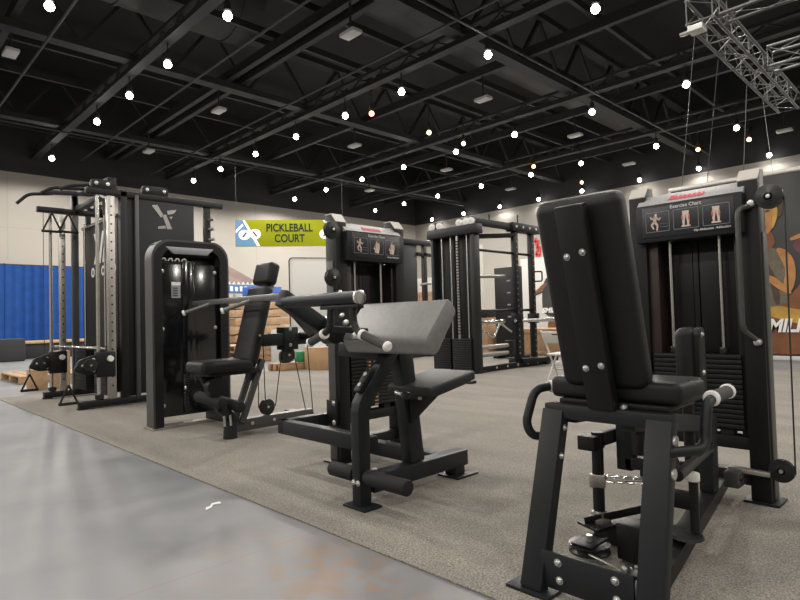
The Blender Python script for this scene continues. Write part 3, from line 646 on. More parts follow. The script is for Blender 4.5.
# pop pin and cable
MB().cyl((XC + 0.04, 2.0, 0.53), (XC + 0.10, 1.99, 0.525), 0.012, n=14).build('pop_pin', 'chrome', t)
MB().cyl((XC + 0.10, 1.99, 0.525), (XC + 0.135, 1.985, 0.52), 0.018, n=14, bev=0.004).build('pin_knob', 'plastic', t)
for z in (0.545, 0.50): MB().bolt((XC + 0.125, 2.08, z), V((1, -0.6, 0)), 0.009).build('bolt', 'bolt', t)
MB().beam((XC, 2.08, 0.52), (XC + 0.12, 2.08, 0.52), 0.06, 0.03, Z, 0.003).build('pin_bracket', 'black', t)
MB().tube([(-2.80, 2.45, 0.66), (-2.795, 2.43, 0.4)], 0.004, 8).build('stack_cable', 'cable', t)
# copper coloured number strips down the weight plates
for cx_, nm in ((2.455, 0), (2.515, 1)):
    m = MB()
    for k in range(14): m.box(-2.8205, -2.816, cx_, cx_ + 0.03, 0.338 + 0.0232 * k, 0.348 + 0.0232 * k, 0)
    m.build('number_strip', 'copper', t)
# guard loop at the tower's side
MB().box(-2.99, XC - 0.04, 1.885, 1.945, 0.232, 0.314, 0.006).build('guard_rail', 'frame', t)
MB().box(-2.99, -2.925, 1.885, 2.25, 0.232, 0.314, 0.006).build('guard_rail', 'frame', t)
gp = MB().box(-2.93, -2.83, 2.205, 2.225, 0.24, 0.40, 0.003).build('guard_plate', 'black', t)
for z in (0.385, 0.265): MB().bolt((-2.855, 2.203, z), -Y, 0.013).build('bolt', 'bolt', gp)

# ================================================================== MACHINE: multi press with rounded tower, left
t = thing('multi_press_machine', 'black seated press machine with a rounded glossy tower, left of the biceps machine', 'exercise machine', (-4.5, 2.3, 0.008))
m = MB(); outer = rounded([(1.9, 0.008), (1.9, 1.645), (2.625, 1.645), (2.625, 0.008)], 0.17, 6); 
def rframe(o_poly, i_poly): return o_poly + i_poly
XF = -4.95
# U frame as three pieces of one mesh: polygon strip
def arc_strip(mb, pts, wid, x0, x1):
    """rectangular section swept along a Y-Z polyline; wid measured inwards"""
    n = len(pts); ins = []
    for i in range(n):
        a = V(pts[max(i - 1, 0)]); b = V(pts[min(i + 1, n - 1)]); d = (b - a).normalized(); k = V((d.y, -d.x)); ins.append(V(pts[i]) + k * wid)
    bm = mb.bm; R_ = []
    for p, q in zip(pts, ins):
        R_.append([bm.verts.new((x0, p[0], p[1])), bm.verts.new((x1, p[0], p[1])), bm.verts.new((x1, q.x, q.y)), bm.verts.new((x0, q.x, q.y))])
    for r0, r1 in zip(R_, R_[1:]):
        for j in range(4): bm.faces.new((r0[j], r0[(j + 1) % 4], r1[(j + 1) % 4], r1[j]))
    bm.faces.new(R_[0][::-1]); bm.faces.new(R_[-1]); return mb
path = [(1.915, 0.02)] + [(1.915, 1.46)] + [(1.915 + 0.16 - 0.16 * math.cos(a), 1.47 + 0.17 * math.sin(a)) for a in [math.pi / 2 * k / 8 for k in range(1, 9)]] + [(2.465 + 0.16 * math.sin(a), 1.47 + 0.17 * math.cos(a)) for a in [math.pi / 2 * k / 8 for k in range(0, 9)]] + [(2.625, 1.46), (2.625, 0.02)]
m = MB(); arc_strip(m, path, 0.08, XF - 0.15, XF); bmesh.ops.recalc_face_normals(m.bm, faces=m.bm.faces); tf = m.build('tower_frame', 'grey_frame', t)
m = MB(); arc_strip(m, [(p[0] + (0.018 if p[0] < 2.25 else -0.018), p[1] - (0.018 if p[1] > 1.4 else 0)) for p in path], 0.07, XF - 0.02, XF + 0.006); bmesh.ops.recalc_face_normals(m.bm, faces=m.bm.faces); m.build('frame_face', 'black', t)
m = MB(); m.box(XF - 0.15, XF - 0.06, 1.96, 2.55, 1.50, 1.60, 0.003); m.build('top_panel', 'black', t)
m = MB(); m.prism([(2.035, 1.575), (2.475, 1.575), (2.415, 1.515), (2.105, 1.515)], (XF - 0.02, 0, 0), Y, Z, X, 0.03, 0.003); m.build('badge', 'silver_blue', t)
sc = MB().box(XF - 0.05, XF - 0.03, 1.965, 2.545, 0.10, 1.43, 0.004).build('window_panel', 'gloss', t)
m = MB(); m.box(XF - 0.03, XF - 0.012, 2.19, 2.30, 0.12, 1.46, 0.006); m.build('center_column', 'gloss', t)
for z, y in ((1.365, 2.015), (1.365, 2.50), (0.86, 2.015), (0.86, 2.50), (0.2, 2.015), (0.2, 2.5)): MB().bolt((XF - 0.028, y, z), X, 0.014).build('bolt', 'bolt', sc)
lb = MB().box(XF - 0.03, XF - 0.026, 2.095, 2.175, 1.13, 1.27, 0).build('sticker', 'line', t)
MB().box(XF - 0.027, XF - 0.024, 2.095, 2.175, 1.24, 1.27, 0).build('sticker_header', 'print_white', lb)
m = MB()
for k in range(4): m.box(XF - 0.027, XF - 0.024, 2.105, 2.15, 1.145 + 0.022 * k, 1.155 + 0.022 * k, 0)
m.build('sticker_lines', 'placard', lb)
# made-up white loops for the pale marks showing through the gap
m = MB()
for k in range(4): m.tube([(XF - 0.03, 2.01 + 0.06 * k, 1.455), (XF - 0.02, 2.02 + 0.06 * k, 1.475), (XF - 0.02, 2.04 + 0.06 * k, 1.475), (XF - 0.03, 2.05 + 0.06 * k, 1.455)], 0.006, 8, 0.01)
m.build('hook', 'white_plastic', t)
MB().box(XF - 0.10, XF + 0.0, 1.95, 2.56, 0.01, 0.035, 0.004).build('floor_bar', 'steel', t)
MB().box(XF - 0.17, XF + 0.02, 1.895, 2.01, 0.008, 0.022, 0.003).build('foot_plate', 'steel', t)
MB().box(XF - 0.17, XF + 0.02, 2.53, 2.65, 0.008, 0.022, 0.003).build('foot_plate', 'steel', t)
MB().box(XF - 0.14, XF - 0.12, 1.96, 2.55, 0.1, 1.5, 0.003).build('rear_shroud', 'shroud', t)
MB().box(XF - 0.05, -4.2, 2.40, 2.48, 0.04, 0.11, 0.005).build('base_beam', 'frame', t)
# bench
BX = -4.15
MB().beam((BX, 2.20, 0.095), (BX, 2.95, 0.095), 0.09, 0.09, X).build('base_beam', 'grey_frame', t)
MB().cyl((BX + 0.02, 2.18, 0.008), (BX + 0.02, 2.18, 0.14), 0.055, 0.045, n=20).build('front_foot', 'frame', t)
for y in (2.36, 2.56): MB().bolt((BX + 0.0455, y, 0.10), X, 0.011).build('bolt', 'bolt', t)
MB().beam((BX, 2.95, 0.07), (BX - 0.35, 2.95, 0.07), 0.08, 0.06, Y).build('rear_foot', 'grey_frame', t)
for dx in (-0.06, 0.06): MB().beam((BX + dx, 2.26, 0.12), (BX + dx, 2.45, 0.60), 0.03, 0.05, X).build('seat_strut', 'grey_frame', t)
MB().box(BX - 0.15, BX + 0.15, 1.90, 2.33, 0.52, 0.617, 0.035, 4).build('seat', 'vinyl', t)
MB().box(BX - 0.11, BX + 0.11, 1.97, 2.40, 0.50, 0.54, 0.004).build('seat_frame', 'black', t)
bl = V((0, 0.16, 0.60)).normalized(); bn = V((0, bl.z, -bl.y)); q0 = V((BX, 2.285, 0.56))
MB().obox(q0 + bl * 0.335 + bn * 0.035, (0.30, 0.085, 0.64), (X, bn, bl), 0.034, 5).build('back_pad', 'vinyl', t)
MB().obox(q0 + bl * 0.77 + bn * 0.055, (0.25, 0.10, 0.185), (X, bn, bl), 0.03, 5).build('head_pad', 'vinyl', t)
MB().beam(q0 - bl * 0.1 + bn * 0.10, q0 + bl * 0.85 + bn * 0.115, 0.07, 0.04, X).build('back_frame', 'grey_frame', t)
MB().bolt(q0 + bl * 0.25 + X * 0.151 + bn * 0.03, X, 0.008).build('bolt', 'copper', t)
MB().box(BX - 0.05, BX + 0.05, 2.46, 2.93, 0.70, 0.80, 0.006).build('mast_beam', 'frame', t)
MB().box(BX - 0.06, BX + 0.06, 2.66, 2.80, 0.66, 0.85, 0.006).build('mast_block', 'frame', t)
for z in (0.83, 0.70): MB().bolt((BX + 0.062, 2.72, z), X, 0.012).build('bolt', 'bolt', t)
MB().beam((BX, 2.90, 0.76), (BX, 3.02, 0.12), 0.05, 0.05, X).build('mast_strut', 'black', t) if False else None
pulley(t, 'pulley', (BX, 2.73, 0.615), X, 0.065, 0.03)
pulley(t, 'pulley', (BX, 2.52, 0.205), X, 0.065, 0.03)
for a, b in (((BX, 2.665, 0.61), (BX, 2.60, 0.2)), ((BX, 2.795, 0.61), (BX, 2.90, 0.13)), ((BX - 0.02, 2.46, 0.70), (BX - 0.02, 2.455, 0.2)), ((BX + 0.01, 2.49, 0.70), (BX + 0.01, 2.50, 0.25)), ((BX + 0.02, 2.915, 0.72), (BX + 0.02, 2.96, 0.12))):
    MB().tube([a, b], 0.004, 8).build('cable', 'cable', t)
# press bar with two grips
pb = MB().beam((-4.86, 2.25, 1.075), (-3.42, 2.25, 1.075), 0.045, 0.05, Z, 0.008).build('press_bar', 'steel_dark', t)
for x in (-4.55, -3.885):
    h = MB().cyl((x, 2.25, 1.065), (x - 0.10, 2.06, 0.99), 0.017, n=16).build('grip', 'steel_dark', pb)
    MB().lathe([(0, -0.006), (0.024, -0.006), (0.024, 0.008), (0.016, 0.014), (0, 0.014)], (x - 0.10, 2.06, 0.99), V((-0.10, -0.19, -0.075)), 16).build('grip_cap', 'white_plastic', h)
for s in (1,):
    MB().beam((BX + s * 0.70, 2.25, 1.05), (BX + s * 0.2, 2.86, 0.78), 0.05, 0.07, Z).build('press_arm', 'frame', t)
MB().cyl((BX - 0.24, 2.86, 0.77), (BX + 0.24, 2.86, 0.77), 0.04, n=20).build('press_pivot', 'black', t)
# leg lever with foam rollers
MB().beam((BX, 1.98, 0.50), (BX, 2.12, 0.22), 0.05, 0.06, X).build('leg_lever', 'black', t)
MB().lathe([(0, 0.04), (0.075, 0.035), (0.08, -0.035), (0, -0.04)], (BX + 0.05, 2.05, 0.42), X, 24).build('lever_cam', 'black', t)
for (y, z) in ((2.05, 0.30), (2.20, 0.255)):
    MB().cyl((BX - 0.2, y - 0.02, z + 0.03), (BX + 0.16, y, z), 0.042, n=22, bev=0.008).build('foam_roller', 'rubber', t)
for y in (2.09, 2.14): MB().cyl((BX + 0.10, y, 0.20), (BX + 0.10, y + 0.005, 0.12), 0.009, n=10).build('adjust_pin', 'chrome', t)
MB().beam((BX, 2.12, 0.24), (BX + 0.03, 2.22, 0.13), 0.07, 0.07, X).build('lever_stop', 'frame', t)
m = MB(); pts = []
for k in range(90): a = k * 0.9; pts.append((BX - 0.12 + 0.016 * math.cos(a), 1.90 + 0.016 * math.sin(a), 0.52 - 0.0026 * k))
m.tube(pts, 0.004, 6, 0.001, 1); m.build('coil_cord', 'rubber', t)
MB().bolt((BX - 0.1, 1.885, 0.42), -Y, 0.012).build('bolt', 'bolt', t)

# ================================================================== MACHINE: cable rack, far left
t = thing('cable_rack', 'large black cable rack at far left with chrome rods and pull-up bars on top', 'exercise machine', (-7.5, 2.6, 0.008))
for x in (-8.3, -6.85):
    MB().box(x - 0.05, x + 0.05, 1.86, 3.5, 0.02, 0.095, 0.008).build('base_rail', 'black', t)
    MB().box(x - 0.045, x + 0.045, 1.85, 1.95, 0.008, 0.022, 0.003).build('rail_foot', 'rubber', t)
    MB().box(x - 0.045, x + 0.045, 3.4, 3.5, 0.008, 0.022, 0.003).build('rail_foot', 'rubber', t)
def holed(x, y, z0, z1, m, w=0.07, d=0.07):
    p = MB().box(x - w / 2, x + w / 2, y - d / 2, y + d / 2, z0, z1, 0.006)
    q = MB(); z = z0 + 0.15
    while z < z1 - 0.1:
        q.cyl((x + w / 2 - 0.002, y, z), (x + w / 2 + 0.0012, y, z), 0.011, n=12); z += 0.1
    return p.build('upright', m, t, extra=q, em='plastic')
MB().cyl((-8.3, 1.95, 0.09), (-8.3, 1.95, 2.38), 0.02, n=16).build('guide_rod', 'chrome', t)
holed(-8.3, 2.08, 0.09, 2.34, 'steel', 0.06, 0.07)
MB().box(-8.33, -8.27, 2.19, 2.27, 0.09, 2.60, 0.006).build('upright', 'grey_frame', t)
MB().box(-8.33, -8.27, 2.36, 2.42, 0.09, 2.40, 0.006).build('upright', 'black', t)
MB().box(-6.875, -6.845, 2.37, 2.458, 0.1, 2.37, 0.003).build('edge_cover', 'black', t)
MB().cyl((-6.85, 2.065, 0.09), (-6.85, 2.065, 2.38), 0.02, n=16).build('guide_rod', 'chrome', t)
holed(-6.85, 2.20, 0.09, 2.36, 'steel', 0.07, 0.08)
MB().box(-6.90, -6.81, 2.30, 2.375, 0.09, 2.44, 0.006).build('upright', 'black', t)
MB().box(-6.86, -6.80, 2.455, 2.50, 0.09, 2.40, 0.006).build('upright', 'grey_frame', t)
MB().box(-6.89, -6.83, 3.31, 3.39, 0.09, 2.40, 0.006).build('upright', 'black', t)
for z in (1.95, 2.08, 2.2): MB().cyl((-6.83, 3.36, z), (-6.74, 3.39, z), 0.018, n=12).build('hook', 'steel', t)
for y, z in ((2.13, 2.2), (2.13, 1.6)): pass
sp = MB().box(-6.86, -6.82, 2.505, 3.165, 0.12, 2.385, 0.006).build('side_panel', 'frame', t)
def emblem(mb, c, u, v, n, s):
    P = lambda pts: mb.plate([at(c, a * s, b * s, 0, u, v, n) for a, b in pts], 0.004, n)
    P([(-0.5, 0.45), (-0.28, 0.5), (-0.02, 0.05), (-0.15, 0.0)]); P([(0.1, 0.3), (0.5, 0.38), (0.36, 0.2), (0.12, 0.14)])
    P([(-0.08, 0.1), (0.06, 0.14), (0.3, -0.42), (0.1, -0.45)]); P([(-0.26, -0.36), (0.02, -0.3), (0.05, -0.42), (-0.26, -0.46)])
    P([(0.18, 0.06), (0.34, 0.1), (0.26, -0.04)])
m = MB(); emblem(m, (-6.819, 2.80, 2.17), Y, Z, X, 0.30); m.build('emblem', 'chrome', sp)
# inner back panel with white emblem and a row of small marks
ip = MB().box(-8.20, -6.93, 2.30, 2.34, 0.15, 2.19, 0.006).build('back_panel', 'black', t)
m = MB(); o = V((-7.46, 2.299, 1.86)); P = lambda pts: m.plate([at(o, a, b, 0, X, Z, -Y) for a, b in pts], 0.003, -Y)
P([(-0.30, 0.19), (-0.16, 0.19), (-0.16, 0.15), (-0.24, 0.15), (-0.14, 0.0), (-0.24, -0.15), (-0.16, -0.15), (-0.16, -0.19), (-0.30, -0.19), (-0.18, 0.0)])
P([(-0.12, -0.19), (0.02, 0.19), (0.08, 0.19), (-0.05, -0.19)]); P([(0.02, -0.19), (0.08, 0.02), (0.12, -0.08), (0.1, -0.19)])
P([(0.30, 0.19), (0.16, 0.19), (0.16, 0.15), (0.24, 0.15), (0.14, 0.0), (0.24, -0.15), (0.16, -0.15), (0.16, -0.19), (0.30, -0.19), (0.18, 0.0)])
m.build('emblem', 'print_white', ip)
for k in range(5): MB().lathe([(0.06, 0), (0.06, 0.004), (0.035, 0.004), (0.035, 0)], (-7.8 + 0.19 * k, 2.299, 1.57), -Y, 16).build('emblem_ring', 'print_white', ip)
MB().box(-8.20, -6.93, 2.28, 2.30, 2.15, 2.185, 0.002).build('panel_trim', 'chrome', t)
for x in (-7.95, -7.2): MB().cyl((x, 2.25, 0.2), (x, 2.25, 2.2), 0.012, n=12).build('guide_rod', 'chrome', t)
for x0, x1 in ((-8.15, -7.72), (-7.4, -6.97)):
    st = MB().box(x0, x1, 2.18, 2.295, 0.62, 0.65, 0.004).build('weight_stack', 'black', t)
    for k in range(14): MB().box(x0, x1, 2.18, 2.295, 0.12 + 0.0355 * k, 0.152 + 0.0355 * k, 0.004).build('weight_plate', 'black', st)
# top
MB().box(-8.34, -8.26, 1.80, 3.2, 2.36, 2.43, 0.008).build('top_rail', 'black', t)
MB().box(-6.89, -6.81, 1.95, 3.55, 2.36, 2.43, 0.008).build('top_rail', 'black', t)
MB().box(-8.3, -6.85, 2.22, 2.29, 2.40, 2.47, 0.008).build('cross_beam', 'black', t)
MB().box(-8.3, -6.85, 3.06, 3.13, 2.36, 2.43, 0.008).build('cross_beam', 'black', t)
MB().beam((-8.3, 2.6, 2.41), (-6.85, 2.15, 2.41), 0.06, 0.06, Z).build('cross_beam', 'black', t)
for x, y0, y1 in ((-8.3, 2.38, 2.62), (-6.85, 2.0, 2.22), (-6.85, 2.55, 2.85)):
    m = MB(); m.prism(rounded([(y0, 2.42), (y0, 2.53), (y1, 2.53), (y1, 2.42)], 0.04), (x - 0.035, 0, 0), Y, Z, X, 0.07, 0.003); pc = m.build('pulley_bracket', 'black', t)
    for y in (y0 + 0.05, y1 - 0.05): MB().bolt((x + 0.036, y, 2.485), X, 0.016).build('bolt', 'bolt', pc)
m = MB(); m.beam((-8.3, 1.90, 2.62), (-8.05, 2.5, 2.62), 0.05, 0.07, Z); m.build('pullup_bracket', 'black', t)
MB().beam((-8.3, 2.23, 2.40), (-8.3, 2.23, 2.62), 0.06, 0.06, X).build('pullup_bracket', 'black', t)
MB().beam((-8.28, 2.22, 2.62), (-6.9, 2.22, 2.56), 0.05, 0.05, Z).build('pullup_beam', 'black', t)
MB().beam((-6.9, 2.25, 2.42), (-6.9, 2.25, 2.58), 0.06, 0.06, X).build('pullup_bracket', 'black', t)
for (a, b, c) in (((-8.3, 1.98, 2.61), (-8.34, 1.72, 2.58), (-8.36, 1.60, 2.45)), ((-7.75, 2.2, 2.6), (-7.78, 1.85, 2.58), (-7.8, 1.74, 2.50)), ((-7.4, 2.2, 2.59), (-7.42, 1.95, 2.55), (-7.45, 1.85, 2.5))):
    h = MB().tube([a, b, c], 0.02, 12, 0.06).build('pullup_grip', 'rubber', t)
m = MB(); m.lathe([(0.055, -0.012), (0.075, -0.012), (0.075, 0.012), (0.055, 0.012), (0.055, -0.012)], (-6.84, 2.15, 2.40), X, 28)
for k in range(3): 
    a = k * math.pi / 3; m.beam(V((-6.84, 2.15, 2.40)) + V((0, math.cos(a), math.sin(a))) * 0.06, V((-6.84, 2.15, 2.40)) - V((0, math.cos(a), math.sin(a))) * 0.06, 0.012, 0.012, X, 0)
m.build('pulley_wheel', 'chrome', t)
# trolleys on the rods
for x, y, z in ((-8.3, 1.96, 0.46), (-6.85, 2.07, 0.48)):
    tr = MB().box(x - 0.05, x + 0.05, y - 0.04, y + 0.16, z - 0.14, z + 0.14, 0.015).build('trolley', 'black', t)
    pulley(t, 'trolley_pulley', (x + 0.05, y - 0.1, z + 0.0), X, 0.07, 0.03, parent=t)
    m = MB(); m.prism(rounded([(y - 0.26, z - 0.05), (y - 0.2, z + 0.06), (y - 0.05, z + 0.11), (y + 0.05, z + 0.04), (y + 0.02, z - 0.1), (y - 0.16, z - 0.1)], 0.03), (x - 0.03, 0, 0), Y, Z, X, 0.05, 0.004); sw = m.build('swivel_arm', 'black', t)
    for (dy, dz_) in ((-0.17, 0.0), (-0.06, 0.06), (-0.06, -0.06)): MB().bolt((x + 0.022, y + dy, z + dz_), X, 0.014).build('bolt', 'bolt', sw)
    MB().lathe([(0, 0.03), (0.03, 0.028), (0.035, 0), (0, 0)], (x + 0.05, y + 0.1, z + 0.06), X, 18).build('knob', 'white_plastic', t)
    MB().lathe([(0.02, 0), (0.045, 0.01), (0.045, 0.05), (0.02, 0.06)], (x, y, 0.095), Z, 18).build('rod_collar', 'rubber', t)
MB().cyl((-8.32, 2.0, 0.66), (-6.83, 2.12, 0.655), 0.014, n=12).build('straight_bar', 'chrome', t)
for x, y, z0 in ((-8.34, 1.72, 0.42), (-6.87, 1.80, 0.38)):
    MB().tube([(x, y, z0 + 0.02), (x, y, z0 - 0.09)], 0.008, 8).build('carabiner', 'chrome', t)
def d_handle(label, x, y, z, s=1.0):
    h = thing('cable_stirrup', label, 'cable handle', (x, y, z), 'cable handles of the far left rack')
    MB().tube([(x, y - 0.07 * s, z - 0.16 * s), (x, y, z), (x, y + 0.07 * s, z - 0.16 * s)], 0.011, 8, 0.012).build('strap', 'rubber', h)
    MB().cyl((x, y - 0.08 * s, z - 0.165 * s), (x, y + 0.08 * s, z - 0.165 * s), 0.016, n=14).build('grip', 'rubber', h)
d_handle('black triangular cable handle hanging low at the outer end of the far left rack', -8.34, 1.72, 0.33, 1.2)
d_handle('black triangular cable handle hanging near the floor between the rack feet', -6.90, 1.78, 0.28, 1.2)
d_handle('black triangular cable handle hung under the rack top, nearest the blue drape', -8.215, 1.95, 2.352, 1.45)
d_handle('black triangular cable handle hung under the rack top beside the perforated upright', -8.16, 2.12, 2.352, 1.45)
for (x, y) in ((-8.29, 1.87), (-7.0, 2.4)): MB().tube([(x, y, 2.4), (x, y, 0.4)], 0.004, 6).build('cable', 'cable', t)

# ================================================================== MACHINE: dual stack trainer with rack, centre back
t = thing('functional_trainer', 'tall dark trainer at centre back with four rods, two weight stacks and a rack frame', 'exercise machine', (-5.9, 7.6, 0.008))
MB().box(-6.40, -6.34, 7.03, 7.18, 0.0085, 2.20, 0.01).build('upright', 'frame', t)
MB().box(-5.58, -5.50, 7.03, 7.18, 0.0085, 2.20, 0.01).build('upright', 'frame', t)
MB().box(-6.35, -5.57, 7.15, 7.18, 0.05, 2.19, 0.004).build('back_panel', 'frame', t)
MB().box(-5.995, -5.95, 7.10, 7.16, 0.05, 2.19, 0.008).build('center_rib', 'frame', t)
MB().box(-6.45, -5.44, 6.99, 7.20, 2.18, 2.33, 0.015).build('top_beam', 'frame', t)
for x in (-6.185, -5.995, -5.665): MB().cyl((x, 7.07, 0.5), (x, 7.07, 2.19), 0.016, n=14).build('guide_rod', 'chrome', t)
rk = MB().cyl((-5.845, 7.05, 0.5), (-5.845, 7.05, 2.19), 0.024, n=14).build('toothed_rod', 'steel', t)
m = MB()
for k in range(32): m.cyl((-5.845, 7.05, 0.62 + 0.047 * k), (-5.845, 7.05, 0.635 + 0.047 * k), 0.034, n=14)
m.build('rod_teeth', 'black', rk)
for x0, x1 in ((-6.355, -6.005), (-5.965, -5.585)):
    st = MB().box(x0, x1, 7.0, 7.145, 0.515, 0.55, 0.006).build('weight_stack', 'black', t)
    for k in range(13): MB().box(x0, x1, 7.0, 7.145, 0.04 + 0.0365 * k, 0.0735 + 0.0365 * k, 0.005).build('weight_plate', 'black', st)
MB().box(-6.38, -5.52, 7.0, 7.3, 0.0085, 0.04, 0.006).build('base_plate', 'black', t)
for x in (-6.38, -6.22, -5.80, -5.66, -5.56): pulley(t, 'pulley', (x, 7.06, 2.385), V((0.3, -1, 0)), 0.055, 0.03, 'bolt', 'white_plastic')
for x in (-6.3, -5.6): MB().box(x - 0.05, x + 0.05, 7.08, 7.18, 2.32, 2.46, 0.01).build('pulley_bracket', 'black', t)
# rack frame behind its right side
XR = -5.6
MB().box(XR - 0.05, XR + 0.05, 7.25, 9.25, 0.0085, 0.10, 0.008).build('base_rail', 'black', t)
MB().box(XR - 0.7, XR + 0.1, 9.0, 9.12, 0.0085, 0.10, 0.008).build('base_rail', 'black', t)
ups = []
for y, mt in ((8.28, 'black'), (8.78, 'black')):
    u_ = MB().box(XR - 0.045, XR + 0.045, y - 0.045, y + 0.045, 0.09, 2.36, 0.006)
    q = MB()
    for k in range(20): q.cyl((XR + 0.043, y, 0.25 + 0.1 * k), (XR + 0.0465, y, 0.25 + 0.1 * k), 0.014, n=10)
    u_.build('upright', mt, t, extra=q, em='steel')
MB().box(XR - 0.04, XR + 0.04, 7.15, 9.10, 2.34, 2.45, 0.008).build('top_rail', 'black', t)
MB().beam((-6.3, 7.2, 2.22), (XR, 8.28, 2.26), 0.07, 0.10, Z).build('cross_beam', 'black', t)
MB().box(XR - 0.08, XR + 0.08, 8.15, 8.95, 2.32, 2.47, 0.008).build('top_block', 'black', t)
for y in (8.25, 8.45, 8.65, 8.85): MB().bolt((XR + 0.081, y, 2.40), X, 0.02).build('bolt', 'bolt', t)
for z, m_ in ((1.95, 'black'), (0.98, 'black')): MB().cyl((XR - 0.02, 7.15, z), (XR - 0.02, 8.78, z), 0.022, n=12).build('safety_bar', m_, t)
MB().cyl((XR, 7.15, 1.52), (XR, 7.95, 1.55), 0.03, n=14).build('bar_arm', 'steel', t)
MB().cyl((XR + 0.02, 8.2, 0.80), (XR + 0.32, 9.1, 0.80), 0.032, n=14).build('bar_sleeve', 'chrome', t)
MB().cyl((XR, 7.15, 0.78), (XR, 7.9, 0.80), 0.035, n=14).build('bar_sleeve', 'chrome', t)
for z in (0.28, 0.40): MB().cyl((XR + 0.02, 7.15, z), (XR + 0.02, 7.95, z), 0.035, n=14).build('plate_horn', 'steel', t)
MB().box(XR - 0.05, XR + 0.05, 7.95, 8.15, 0.22, 0.48, 0.01).build('horn_block', 'black', t)
MB().tube([(XR, 7.17, 0.7), (XR, 7.62, 0.55), (XR, 7.8, 0.78), (XR, 8.1, 0.62)], 0.02, 8, 0.03).build('spotter_arm', 'chrome', t)
for y in (8.78,): MB().tube([(XR + 0.04, y, 1.65), (XR + 0.16, y + 0.08, 1.65), (XR + 0.16, y + 0.08, 1.48), (XR + 0.04, y, 1.48)], 0.014, 8, 0.03).build('hook', 'black', t)
for y in (8.28, 8.78): MB().box(XR - 0.07, XR + 0.09, y - 0.07, y + 0.07, 0.75, 0.92, 0.01).build('carriage', 'black', t)
for k, y in enumerate((7.6, 7.9, 8.2, 8.5, 8.8)):
    MB().bolt((XR + 0.051, y, 0.06), X, 0.018).build('bolt', 'bolt', t)
for (y0, y1, zz) in ((8.3, 8.75, 0.10), (8.6, 9.1, 0.10)): MB().beam((XR + 0.05, y0, zz + 0.02), (XR + 0.25, y1, zz + 0.02), 0.08, 0.09, Z).build('pedal_frame', 'black', t)
MB().tube([(XR - 0.01, 7.6, 2.35), (XR - 0.01, 7.6, 2.55)], 0.012, 8).build('pin', 'black', t)
MB().tube([(XR, 8.4, 2.45), (XR, 8.4, 2.62)], 0.012, 8).build('pin', 'black', t)

# black panelled cable machine standing behind the trainer
t = thing('cable_column', 'black flat cable column with four small marks, behind the trainer\'s rack frame', 'exercise machine', (-7.0, 10.0, 0.0))
MB().box(-7.30, -6.68, 10.0, 10.12, 0.02, 1.90, 0.01).build('body_panel', 'shroud', t)
for x in (-7.22, -6.75): MB().box(x - 0.06, x + 0.06, 9.85, 10.35, 0.0, 0.06, 0.008).build('foot', 'black', t)
m = MB()
for k in range(4): m.box(-6.98, -6.90, 9.994, 10.0, 0.85 + 0.25 * k, 0.88 + 0.25 * k, 0); m.box(-6.80, -6.74, 9.994, 10.0, 0.85 + 0.25 * k, 0.88 + 0.25 * k, 0)
m.build('printed_marks', 'line', t)

# power rack behind the biceps machine
t = thing('power_rack', 'black power rack with a solid side panel, just right of the biceps machine\'s tower', 'rack', (-9.3, 9.4, 0.0))
MB().box(-9.02, -8.98, 8.85, 9.40, 0.05, 2.56, 0.01).build('side_panel', 'frame', t)
MB().box(-9.06, -8.94, 8.80, 9.90, 2.54, 2.66, 0.008).build('top_rail', 'black', t)
MB().box(-9.05, -8.95, 9.60, 9.70, 0.0, 2.55, 0.006).build('upright', 'black', t)
MB().box(-9.05, -8.95, 8.80, 8.88, 0.0, 2.55, 0.006).build('upright', 'black', t)
MB().box(-9.05, -8.95, 9.40, 9.9, 2.30, 2.38, 0.006).build('cross_rail', 'black', t)
MB().cyl((-9.0, 9.5, 1.65), (-8.6, 10.2, 1.72), 0.03, n=12).build('barbell_sleeve', 'steel', t)
MB().box(-9.06, -8.94, 8.8, 9.95, 0.0, 0.06, 0.006).build('base_rail', 'black', t)

# ================================================================== chair
t = thing('folding_chair', 'white folding chair standing on the carpet behind the hip machine\'s backrest', 'chair', (-3.75, 6.6, 0.008))
for x in (-3.95, -3.58):
    MB().tube([(x, 6.36, 0.69), (x, 6.78, 0.012)], 0.013, 10).build('leg', 'white', t)
    MB().tube([(x + 0.015, 6.72, 0.40), (x + 0.015, 6.44, 0.012)], 0.013, 10).build('leg', 'white', t)
m = MB(); cb_ = V((-3.765, 6.405, 0.605)); dd = V((0, -0.5, 0.82)).normalized(); dn = V((0, dd.z, -dd.y))
m.obox(cb_, (0.37, 0.02, 0.17), (X, dn, dd), 0.008); bk = m.build('backrest', 'white', t)
MB().obox(cb_ + dd * 0.05, (0.09, 0.024, 0.028), (X, dn, dd), 0.01).build('hand_slot', 'plastic', bk)
MB().box(-3.94, -3.59, 6.46, 6.80, 0.375, 0.40, 0.01).build('seat', 'white', t)
MB().cyl((-3.95, 6.68, 0.18), (-3.58, 6.68, 0.18), 0.01, n=10).build('crossbar', 'white', t)

